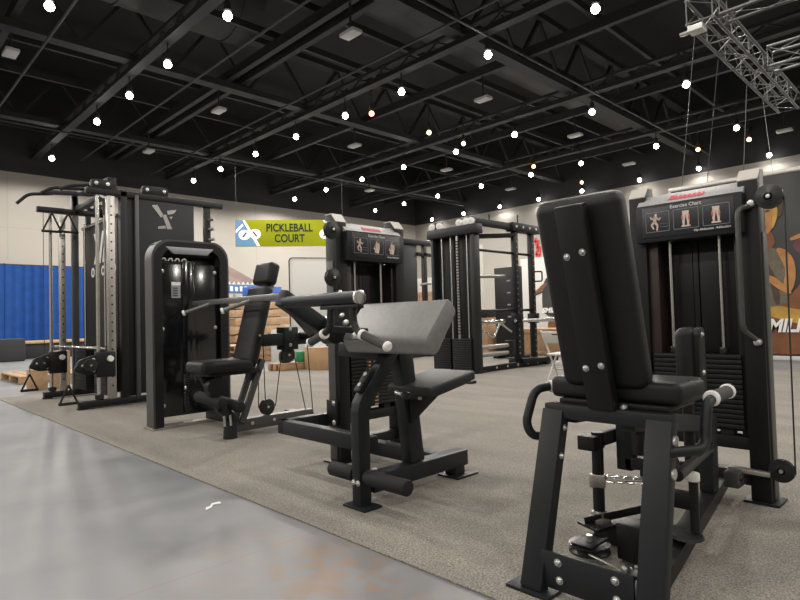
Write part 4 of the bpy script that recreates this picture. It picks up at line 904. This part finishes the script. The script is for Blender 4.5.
# ================================================================== poster walls
def figure_poly(mb, pts, o, u, v, n, off=0.0, t_=0.003):
    mb.plate([at(o, a, b, off, u, v, n) for a, b in pts], t_, n)
PY = 11.6
def chaikin(p, n=2):
    for _ in range(n):
        q = []
        for i in range(len(p)):
            a, b = p[i], p[(i + 1) % len(p)]
            q += [(a[0] * .75 + b[0] * .25, a[1] * .75 + b[1] * .25), (a[0] * .25 + b[0] * .75, a[1] * .25 + b[1] * .75)]
        p = q
    return p
M['poster_dark'] = mat('poster_charcoal', (0.024, 0.024, 0.024), 0.5, noise_amt=0.12, noise_scale=1.2)
M['p_skin'] = mat('poster_skin', (0.38, 0.17, 0.05), 0.55, noise_amt=0.25, noise_scale=5)
M['p_skin2'] = mat('poster_skin_deep', (0.17, 0.06, 0.02), 0.55, noise_amt=0.25, noise_scale=5)
M['p_amber'] = mat('poster_amber', (0.42, 0.24, 0.04), 0.55, noise_amt=0.3, noise_scale=4)
M['p_shirt'] = mat('poster_shirt', (0.11, 0.09, 0.06), 0.6, noise_amt=0.25, noise_scale=6)
M['p_hair'] = mat('poster_hair', (0.05, 0.028, 0.015), 0.6, noise_amt=0.3, noise_scale=8)
M['p_maroon'] = mat('poster_maroon', (0.12, 0.035, 0.05), 0.6, noise_amt=0.2, noise_scale=6)
t = thing('poster_wall', 'tall dark poster wall with an orange-lit athlete, behind the hip machine at right', 'poster', (-3.0, PY, 0.0))
MB().box(-4.20, -0.3, PY, PY + 0.05, 0.06, 3.22, 0.003).build('printed_panel', 'poster_dark', t)
m = MB(); m.box(-4.24, -0.26, PY - 0.01, PY + 0.06, 3.20, 3.275, 0.004); m.build('top_rail', 'steel', t)
MB().box(-4.24, -4.20, PY - 0.01, PY + 0.06, 0.0, 3.21, 0.004).build('side_rail', 'steel', t)
MB().box(-0.30, -0.26, PY - 0.01, PY + 0.06, 0.0, 3.21, 0.004).build('side_rail', 'steel', t)
MB().box(-4.24, -0.26, PY - 0.02, PY + 0.07, 0.0, 0.07, 0.004).build('bottom_rail', 'white', t)
def Q(name, pts, m_, off): 
    m = MB(); m.plate([(x, PY - off, z) for x, z in chaikin(pts)], 0.002, -Y); return m.build(name, m_, t)
art = t
Q('print_background', [(-2.95, 0.1), (-2.05, 0.1), (-1.2, 0.3), (-1.2, 1.6), (-1.9, 1.75), (-2.35, 1.0), (-2.8, 0.9)], 'p_skin2', 0.001)
Q('print_glow', [(-2.95, 1.02), (-2.6, 0.96), (-2.15, 0.84), (-1.5, 0.7), (-1.5, 0.52), (-2.2, 0.6), (-2.7, 0.78), (-2.95, 0.82)], 'p_amber', 0.004)
Q('print_torso', [(-2.98, 2.05), (-2.62, 1.98), (-2.38, 1.85), (-2.28, 1.6), (-2.33, 1.15), (-2.36, 0.92), (-2.98, 0.92)], 'p_shirt', 0.007)
Q('print_strap', [(-2.86, 2.02), (-2.78, 2.02), (-2.5, 1.4), (-2.46, 0.95), (-2.56, 0.95), (-2.6, 1.35)], 'p_hair', 0.010)
Q('print_neck', [(-2.80, 2.3), (-2.56, 2.26), (-2.48, 2.0), (-2.68, 1.86), (-2.9, 2.0)], 'p_skin2', 0.010)
Q('print_hair', [(-2.86, 2.98), (-2.66, 3.05), (-2.48, 2.98), (-2.38, 2.8), (-2.36, 2.55), (-2.44, 2.42), (-2.9, 2.5)], 'p_hair', 0.013)
Q('print_face', [(-2.86, 2.84), (-2.70, 2.92), (-2.54, 2.86), (-2.46, 2.66), (-2.47, 2.45), (-2.55, 2.24), (-2.67, 2.13), (-2.80, 2.24), (-2.88, 2.5)], 'p_skin', 0.016)
Q('print_cheek', [(-2.50, 2.72), (-2.44, 2.62), (-2.46, 2.42), (-2.55, 2.22), (-2.52, 2.5)], 'p_amber', 0.019)
for x0 in (-2.76, -2.60): Q('print_eye', [(x0 - 0.05, 2.585), (x0, 2.61), (x0 + 0.05, 2.59), (x0, 2.56)], 'p_hair', 0.019)
for x0 in (-2.76, -2.60): Q('print_brow', [(x0 - 0.06, 2.655), (x0 + 0.01, 2.685), (x0 + 0.06, 2.66), (x0 + 0.01, 2.665)], 'p_hair', 0.019)
Q('print_nose', [(-2.685, 2.57), (-2.66, 2.57), (-2.62, 2.42), (-2.67, 2.395), (-2.71, 2.42)], 'p_skin2', 0.019)
Q('print_mouth', [(-2.74, 2.315), (-2.67, 2.335), (-2.60, 2.315), (-2.67, 2.28)], 'p_maroon', 0.019)
Q('print_arm', [(-2.52, 1.95), (-2.36, 1.9), (-2.24, 1.72), (-2.22, 1.45), (-2.28, 1.18), (-2.40, 1.12), (-2.42, 1.3), (-2.36, 1.52), (-2.42, 1.7)], 'p_skin', 0.013)
Q('print_forearm', [(-2.34, 1.22), (-2.28, 1.12), (-2.42, 1.16), (-2.66, 1.38), (-2.64, 1.48), (-2.52, 1.42)], 'p_skin', 0.016)
Q('print_hand', [(-2.86, 1.02), (-2.68, 1.0), (-2.64, 1.12), (-2.74, 1.22), (-2.84, 1.18)], 'p_amber', 0.016)
Q('print_wrap', [(-2.82, 0.96), (-2.64, 0.94), (-2.62, 1.0), (-2.82, 1.03)], 'print_red', 0.019)
Q('print_second_figure', [(-2.28, 2.0), (-2.05, 2.12), (-1.85, 2.1), (-1.8, 1.85), (-2.0, 1.72), (-2.2, 1.82)], 'p_maroon', 0.006)
Q('print_second_arm', [(-2.3, 2.08), (-2.1, 2.16), (-1.85, 2.2), (-1.85, 2.14), (-2.1, 2.08), (-2.28, 2.02)], 'p_skin', 0.010)
m = MB(); m.text('SMILI', (-2.50, PY - 0.022, 0.58), X, V((0, 0, 1)), 0.31, 0.002, 0.25, 'CENTER', 0.85, 0.011); m.build('print_lettering', 'print_white', t)

t = thing('athlete_banner', 'pale standing banner with a dark-shirted athlete, seen right of the trainer\'s rack', 'poster', (-9.0, 15.0, 0.0))
MB().box(-9.95, -8.0, 15.0, 15.05, 0.05, 2.60, 0.003).build('printed_panel', 'white', t)
MB().box(-9.97, -7.98, 14.9, 15.15, 0.0, 0.05, 0.003).build('foot_bar', 'steel', t)
def Q2(name, pts, m_, off):
    m = MB(); m.plate([(x, 15.0 - off, z) for x, z in chaikin(pts)], 0.002, -Y); return m.build(name, m_, t)
Q2('print_shirt', [(-9.15, 1.9), (-8.95, 2.05), (-8.45, 2.05), (-8.3, 1.8), (-8.35, 0.8), (-9.2, 0.8), (-9.25, 1.4)], 'poster_dark', 0.002)
Q2('print_face', [(-8.86, 2.5), (-8.7, 2.56), (-8.56, 2.5), (-8.54, 2.25), (-8.66, 2.1), (-8.8, 2.14), (-8.88, 2.3)], 'p_skin', 0.002)
Q2('print_arm', [(-9.12, 1.85), (-9.02, 1.78), (-9.35, 1.5), (-9.6, 1.38), (-9.66, 1.48), (-9.4, 1.62)], 'p_skin2', 0.006)
Q2('print_bar', [(-9.6, 1.40), (-8.4, 1.82), (-8.4, 1.88), (-9.6, 1.46)], 'poster_dark', 0.009)
Q2('print_legs', [(-9.1, 0.8), (-8.4, 0.8), (-8.5, 0.2), (-8.68, 0.2), (-8.75, 0.55), (-8.85, 0.2), (-9.02, 0.2)], 'p_skin2', 0.004)
m = MB(); m.text('SMILI', (-9.0, 14.985, 1.0), X, Z, 0.2, 0.002, 0.25, 'CENTER', 1.1, 0.008); m.build('print_lettering', 'print_white', t)

# ================================================================== left wall: banner, board, drape, tent
BA, BB = V((-21.90, 11.95, 0)), V((-19.25, 15.64, 0)); BU = (BB - BA).normalized(); BN = BU.cross(Z); BL = (BB - BA).length
t = thing('court_banner', 'lime green and blue PICKLEBALL COURT banner hanging high before the left wall', 'banner', (-20.6, 13.8, 4.6))
BZ0, BZ1 = 4.07, 5.20; BH = BZ1 - BZ0; B0 = BA + Z * BZ0
MB().obox(B0 + BU * (BL / 2) + Z * (BH / 2) - BN * 0.02, (BL, 0.03, BH), (BU, BN, Z), 0.004).build('banner_sheet', 'lime', t)
def Q3(name, pts, m_, off):
    m = MB(); m.plate([B0 + BU * (a * BH) + Z * (b * BH) + BN * off for a, b in pts], 0.003, BN); return m.build(name, m_, t)
rt = BL / BH
Q3('blue_corner', [(0.02, 0.02), (0.86, 0.02), (0.36, 0.98), (0.02, 0.98)], 'sky', 0.0)
Q3('white_stripe', [(0.78, 0.02), (0.9, 0.02), (0.36, 0.98), (0.27, 0.98)], 'print_white', 0.004)
Q3('white_stripe', [(0.02, 0.62), (0.27, 0.86), (0.30, 0.78), (0.02, 0.50)], 'print_white', 0.004)
Q3('blue_corner', [(rt - 0.75, 0.98), (rt - 0.02, 0.98), (rt - 0.02, 0.3)], 'sky', 0.0)
Q3('white_stripe', [(rt - 0.8, 0.98), (rt - 0.7, 0.98), (rt - 0.02, 0.3), (rt - 0.02, 0.18)], 'print_white', 0.004)
for ca, cb_, sg in ((0.33, 0.44, 1), (0.72, 0.47, -1), (rt - 0.72, 0.46, 1), (rt - 0.32, 0.46, -1)):
    Q3('paddle', [(ca + 0.21 * math.cos(k * math.pi / 9), cb_ + 0.19 * math.sin(k * math.pi / 9)) for k in range(18)], 'print_white', 0.008)
    Q3('paddle_handle', [(ca - sg * 0.09, cb_ - 0.09), (ca - sg * 0.03, cb_ - 0.1), (ca + sg * 0.1, cb_ + 0.08), (ca + sg * 0.05, cb_ + 0.1)], 'ink', 0.012)
m = MB(); c_ = B0 + BU * (BH * 1.98) + BN * 0.006
m.text('PICKLEBALL', c_ + Z * (BH * 0.69), BU, Z, 0.47, 0.003, 0, 'CENTER', 0.78, 0.009)
m.text('COURT', c_ + Z * (BH * 0.29), BU, Z, 0.47, 0.003, 0, 'CENTER', 0.78, 0.009); m.build('lettering', 'ink', t)
for a in (0.05, BL - 0.05): MB().tube([B0 + BU * a + Z * BH - BN * 0.02, B0 + BU * a + Z * (CH - BZ0) - BN * 0.02], 0.006, 6).build('hanging_wire', 'ceil_grey', t)

WA, WB = V((-12.71, 8.46, 0)), V((-12.22, 9.42, 0)); WU = (WB - WA).normalized(); WN = WU.cross(Z); WL = (WB - WA).length
t = thing('whiteboard', 'large pale whiteboard with a thin dark frame, left of the biceps tower', 'whiteboard', (-12.5, 8.9, 0.0))
MB().obox((WA + WB) / 2 + Z * 1.5 - WN * 0.02, (WL - 0.02, 0.03, 2.06), (WU, WN, Z), 0.01).build('board', 'white', t)
m = MB(); m.tube([WA + Z * 0.46, WA + Z * 2.55, WB + Z * 2.55, WB + Z * 0.46], 0.014, 8, 0.1); m.build('board_frame', 'frame', t)
for a in (0.12, WL - 0.12):
    p = WA + WU * a
    MB().obox(p + Z * 0.27, (0.05, 0.05, 0.46), (WU, WN, Z), 0.004).build('leg', 'frame', t); MB().obox(p + Z * 0.025, (0.05, 0.5, 0.05), (WU, WN, Z), 0.004).build('foot', 'frame', t)

# blue pipe-and-drape: pleated panels
t = thing('drape_wall', 'bright blue pleated drape wall standing along the left wall', 'drape', (-29.0, 6, 0))
def pleats(x, y0, y1, z0, z1, per=0.32, amp=0.07):
    m = MB(); n = int((y1 - y0) / per * 8); bm = m.bm; a = []
    for i in range(n + 1):
        y = y0 + (y1 - y0) * i / n; ph = 2 * math.pi * (y / per) + 1.3 * math.sin(y * 1.7)
        o = amp * math.sin(ph) * (0.6 + 0.4 * math.sin(y * 2.3))
        a.append([bm.verts.new((x + o * (0.5 if z == z1 else 1.0), y, z)) for z in (z0, z1)] + [bm.verts.new((x + o * (0.5 if z == z1 else 1.0) - 0.02, y, z)) for z in (z1, z0)])
    for p, q in zip(a, a[1:]):
        for j in range(4): bm.faces.new((p[j], q[j], q[(j + 1) % 4], p[(j + 1) % 4]))
    return m
for k in range(4):
    pleats(-29.0, -1.0 + 3.05 * k, 2.03 + 3.05 * k, 0.02, 3.62).build('drape_panel', 'blue_cloth', t)
for k in range(5): MB().cyl((-29.05, -1.0 + 3.05 * k, 0), (-29.05, -1.0 + 3.05 * k, 3.68), 0.03, n=10).build('pole', 'frame', t)
MB().cyl((-29.05, -1.1, 3.63), (-29.05, 11.3, 3.63), 0.035, n=10).build('top_pipe', 'dark_cloth', t)

t = thing('low_stage', 'low dark skirted stage with a pale wooden edge, in front of the blue drape', 'stage', (-20.3, 4.6, 0))
MB().box(-21.6, -19.7, 3.55, 8.2, 0.0, 0.44, 0.02).build('skirting', 'dark_cloth', t)
MB().box(-21.65, -19.64, 3.5, 8.25, 0.44, 0.50, 0.01).build('deck', 'wood', t)
t = tag(MB().box(-19.5, -18.6, 2.1, 3.75, 0.0, 0.62, 0.04).build('road_case', 'dark_cloth'), 'dark covered case at the photo\'s left edge beside the low stage', 'case')

# canopy tent between tower and headrest
t = thing('canopy_tent', 'pop-up tent with a tan peaked roof and blue lettered valance, behind the press machine', 'tent', (-23.0, 11.4, 0))
m = MB(); pk = (-22.9, 11.85, 3.5); cs = [(-21.8, 10.4, 2.55), (-21.8, 13.0, 2.55), (-24.0, 13.0, 2.55), (-24.0, 10.4, 2.55)]
bm = m.bm; pv_ = bm.verts.new(pk); cv = [bm.verts.new(c) for c in cs]; lv = [bm.verts.new((c[0], c[1], 2.50)) for c in cs]; p2 = bm.verts.new((pk[0], pk[1], 3.5))
for i in range(4):
    bm.faces.new((pv_, cv[i], cv[(i + 1) % 4])); bm.faces.new((cv[i], lv[i], lv[(i + 1) % 4], cv[(i + 1) % 4])); bm.faces.new((p2, lv[(i + 1) % 4], lv[i]))
m.build('roof', 'tent', t)
m = MB(); m.box(-21.8, -21.77, 10.4, 13.0, 2.10, 2.50, 0.004); va = m.build('valance', 'valance', t)
m = MB()
for k in range(12): m.prism([(0, 0), (0.1, 0.12), (0.2, 0)], (-21.77, 10.42 + 0.21 * k, 2.48), Y, Z, X, 0.01)
m.build('valance_scallop', 'white', t)
m = MB(); random.seed(3)
for k in range(11):
    y = 10.5 + 0.22 * k; m.box(-21.765, -21.758, y, y + 0.12, 2.2, 2.2 + random.choice((0.12, 0.17, 0.2)), 0)
m.build('valance_marks', 'print_white', va)
for c in cs: MB().box(c[0] - 0.03, c[0] + 0.03, c[1] - 0.03, c[1] + 0.03, 0, 2.52, 0).build('pole', 'steel', t)
t = tag(MB().box(-17.2, -16.4, 9.6, 10.6, 1.561, 2.05, 0.01).build('blue_crate', 'blue'), 'blue crate on top of the plank stack behind the headrest', 'crate')
for k in range(6):
    t = thing('plank_bundle', 'pale plank bundle behind the back pad, %s from its stack\'s bottom' % ORD[k], 'planks', (-16.8, 9.8, 0.26 * k), 'stacked plank bundles')
    for q in range(4): MB().box(-17.4 + 0.3 * q + 0.01, -17.1 + 0.3 * q - 0.01, 8.7 + 0.1 * (k % 2), 10.9 - 0.12 * (k % 3), 0.26 * k + 0.02 * (k > -1), 0.26 * k + 0.24, 0.006).build('plank', 'wood', t)
    for y in (9.0, 10.4): MB().box(-17.4, -16.2, y, y + 0.08, 0.26 * k, 0.26 * k + 0.02, 0.002).build('spacer', 'cardboard', t)
# pallets, boxes around the carpet's far left corner
def pallet(label, x, y, z, lx, ly, mt='wood'):
    t = thing('pallet', label, 'pallet', (x, y, z), 'wooden pallets')
    n = max(3, int(ly / 0.16))
    for k in range(n):
        y0 = y - ly / 2 + ly * k / n; MB().box(x - lx / 2, x + lx / 2, y0 + 0.01, y0 + ly / n - 0.015, z + 0.10, z + 0.125, 0.003).build('top_slat', mt, t)
    for k in (-1, 0, 1): MB().box(x + k * (lx / 2 - 0.05) - 0.045, x + k * (lx / 2 - 0.05) + 0.045, y - ly / 2, y + ly / 2, z, z + 0.10, 0.004).build('runner', mt, t)
    return t
for k in range(3): pallet('wooden pallet behind the press machine, %s in its stack' % ('lowest', 'middle', 'topmost')[k], -12.0, 6.75, 0.13 * k, 1.0, 1.0)
pallet('flat wooden pallet carrying the black bag and green tray, beside the brown carton', -9.08, 5.98, 0.009, 0.46, 0.6)
pallet('wooden pallet on the concrete beyond the far left rack', -11.6, 2.6, 0.0, 1.5, 1.0)
t = thing('carton', 'tall brown cardboard carton left of the biceps machine\'s tower', 'box', (-8.6, 6.35, 0))
MB().box(-8.80, -8.36, 6.15, 6.55, 0.009, 0.40, 0.006).build('carton_body', 'cardboard', t)
MB().box(-8.801, -8.359, 6.33, 6.37, 0.395, 0.403, 0).build('tape', 'wood', t)
MB().box(-8.80, -8.36, 6.15, 6.34, 0.400, 0.408, 0.001).build('flap', 'cardboard', t); MB().box(-8.80, -8.36, 6.36, 6.55, 0.400, 0.408, 0.001).build('flap', 'cardboard', t)
t = thing('bag', 'small black bag lying on the flat pallet', 'bag', (-9.05, 5.95, 0.126))
m = MB(); m.obox((-9.05, 5.90, 0.246), (0.2, 0.22, 0.22), None, 0.07, 4); m.build('bag_body', 'dark_cloth', t)
MB().tube([(-9.05, 5.86, 0.33), (-9.05, 5.88, 0.42), (-9.05, 5.99, 0.42), (-9.05, 6.0, 0.33)], 0.012, 8, 0.04).build('bag_handle', 'dark_cloth', t)
t = tag(MB().obox((-8.97, 6.19, 0.236), (0.18, 0.14, 0.2), None, 0.02).build('green_tray', 'green'), 'green plastic tray standing on the flat pallet next to the brown carton', 'tray')
t = thing('white_carton', 'tall white box standing behind the hanging pulley of the press machine', 'box', (-10.6, 7.0, 0))
MB().box(-10.9, -10.35, 6.75, 7.25, 0.0, 0.72, 0.006).build('carton_body', 'white', t)
MB().box(-10.905, -10.345, 6.97, 7.03, 0.715, 0.724, 0).build('tape', 'line', t)
for k, (x, y, h) in enumerate(((-9.72, 2.10, 0.30), (-9.75, 2.40, 0.55), (-9.8, 2.75, 0.56))):
    t = thing('carton', 'narrow tan carton behind the far left rack, %s of three from the left' % ORD[k], 'box', (x, y, 0), 'tan cartons behind the rack')
    MB().box(x - 0.12, x + 0.12, y - 0.11, y + 0.11, 0.0, h, 0.005).build('carton_body', 'wood', t)
    MB().box(x - 0.121, x + 0.121, y - 0.02, y + 0.02, h - 0.004, h + 0.003, 0).build('tape', 'cardboard', t)

# crates behind the trainer
def crate(label, x0, x1, y0, y1, z0, z1, group='wooden crates'):
    t = thing('crate', label, 'crate', ((x0 + x1) / 2, (y0 + y1) / 2, z0), group)
    MB().box(x0, x1, y0, y1, z0, z1, 0.005).build('crate_body', 'wood', t)
    for z in (z0 + 0.02, z1 - 0.10): MB().box(x0 - 0.01, x1 + 0.01, y0 - 0.02, y0, z, z + 0.08, 0.003).build('batten', 'wood', t)
    n = 3
    for k in range(n + 1):
        x = x0 + (x1 - x0 - 0.08) * k / n; MB().box(x, x + 0.08, y0 - 0.022, y0 - 0.001, z0 + 0.1, z1 - 0.1, 0.003).build('batten', 'wood', t)
    return t
crate('long pale wooden crate behind the white folding chair', -8.0, -6.1, 11.0, 11.8, 0.0, 0.58)
crate('pale wooden crate low behind the trainer\'s right upright', -8.9, -8.1, 10.8, 11.5, 0.0, 0.85)
crate('tall pale wooden crate seen between biceps tower and trainer', -11.2, -9.7, 11.2, 12.0, 0.0, 1.58)
tag(MB().box(-10.95, -9.95, 11.3, 11.8, 1.581, 1.95, 0.01).build('white_box', 'white'), 'white box sitting on the tall crate beside the trainer', 'box')
tag(MB().box(-8.85, -8.2, 10.9, 11.4, 0.851, 1.05, 0.01).build('black_box', 'plastic'), 'black box lying on the crate behind the trainer\'s stacks', 'box')
t = thing('pipe_stand', 'pale grey round pillar pipe behind the trainer\'s rack frame', 'stand', (-11.0, 14.3, 0))
MB().cyl((-11.0, 14.3, 0.03), (-11.0, 14.3, 3.1), 0.13, n=20).build('pipe', 'white', t); MB().cyl((-11.0, 14.3, 0.0), (-11.0, 14.3, 0.04), 0.32, n=24).build('base', 'steel', t)
t = thing('red_sign', 'vertical red lettered sign on the far wall right of the trainer\'s rack', 'sign', (-19.3, YW - 0.02, 4.9))
for k, (a, b) in enumerate(((0.0, 5.35), (0.12, 4.95), (0.05, 4.55))):
    m = MB(); x = -19.45 + a
    m.box(x, x + 0.32, YW - 0.08, YW - 0.001, b, b + 0.12, 0); m.box(x + 0.02, x + 0.14, YW - 0.08, YW - 0.001, b - 0.2, b + 0.28, 0); m.box(x + 0.2, x + 0.30, YW - 0.08, YW - 0.001, b - 0.25, b + 0.05, 0)
    m.build('sign_letter', 'red_cloth', t)

# ================================================================== lighting truss at upper right
def truss(label, p, q, w, bays):
    p, q = V(p), V(q); d = (q - p).normalized(); s = d.cross(Z).normalized(); L = (q - p).length
    t = thing('lighting_truss', label, 'truss', p, 'lighting trusses')
    cn = [(s * (w / 2) * a + Z * (w / 2) * b) for a, b in ((-1, -1), (1, -1), (1, 1), (-1, 1))]
    for c in cn: MB().cyl(p + c, q + c, 0.025, n=10).build('chord', 'truss', t)
    m = MB()
    for k in range(bays):
        a = p + d * (L * k / bays); b = p + d * (L * (k + 1) / bays)
        for i in range(4):
            c0, c1 = cn[i], cn[(i + 1) % 4]
            m.cyl(a + (c0 if k % 2 else c1), b + (c1 if k % 2 else c0), 0.009, n=6)
            if k % 2 == 0: m.cyl(a + c0, a + c1, 0.01, n=6)
    m.build('lacing', 'truss', t)
    return t
TZ = 5.18
truss('aluminium box truss at upper right running away from the camera', (-2.68, 8.75, TZ), (-2.72, 14.2, TZ), 0.34, 12)
truss('nearer aluminium cross truss cut by the top right corner', (-2.43, 8.95, TZ), (2.5, 8.95, TZ), 0.34, 9)
truss('farther aluminium cross truss at the upper right edge', (-2.43, 11.5, TZ), (2.5, 11.5, TZ), 0.34, 9)
t = thing('truss_hanger', 'thin vertical rod holding the nearer cross truss under the ceiling', 'rod', (-1.8, 8.95, 5.3))
MB().cyl((-1.8, 8.95, 5.02), (-1.8, 8.95, 9.35), 0.02, n=8).build('rod', 'truss', t)
MB().cyl((-1.8, 8.95, 5.33), (-1.8, 8.95, 5.45), 0.04, n=10).build('clamp', 'truss', t)
t = thing('truss_motor', 'pale clamp box under the near corner of the truss', 'clamp', (-2.75, 8.85, 4.9))
MB().box(-2.85, -2.65, 8.75, 8.95, 4.90, 4.985, 0.01).build('clamp_body', 'white', t); MB().cyl((-2.98, 8.85, 4.94), (-2.85, 8.85, 4.94), 0.03, n=10).build('clamp_arm', 'steel', t)
for k, (a, b) in enumerate((((-2.86, 9.1, 4.98), (-4.0, 11.62, 3.28)), ((-2.9, 10.3, 4.98), (-3.55, 11.62, 3.28)), ((-2.9, 11.9, 4.98), (-2.95, 11.62, 3.28)), ((-2.9, 13.0, 4.98), (-2.5, 11.62, 3.28)))):
    tag(MB().tube([a, b], 0.006, 6).build('guy_wire', 'truss'), 'thin wire from the truss to the poster wall\'s top, %s from the left' % ORD[k], 'wire', 'wires holding the poster wall')
# white scuff of tape on the concrete
m = MB(); m.plate([(-2.70, 1.29, 0.001), (-2.66, 1.27, 0.001), (-2.68, 1.31, 0.001), (-2.715, 1.335, 0.001), (-2.70, 1.37, 0.001), (-2.735, 1.38, 0.001), (-2.74, 1.34, 0.001), (-2.70, 1.31, 0.001)], 0.004)
tag(m.build('tape_scrap', 'print_white'), 'small white scrap lying on the grey concrete near the carpet edge', 'scrap')
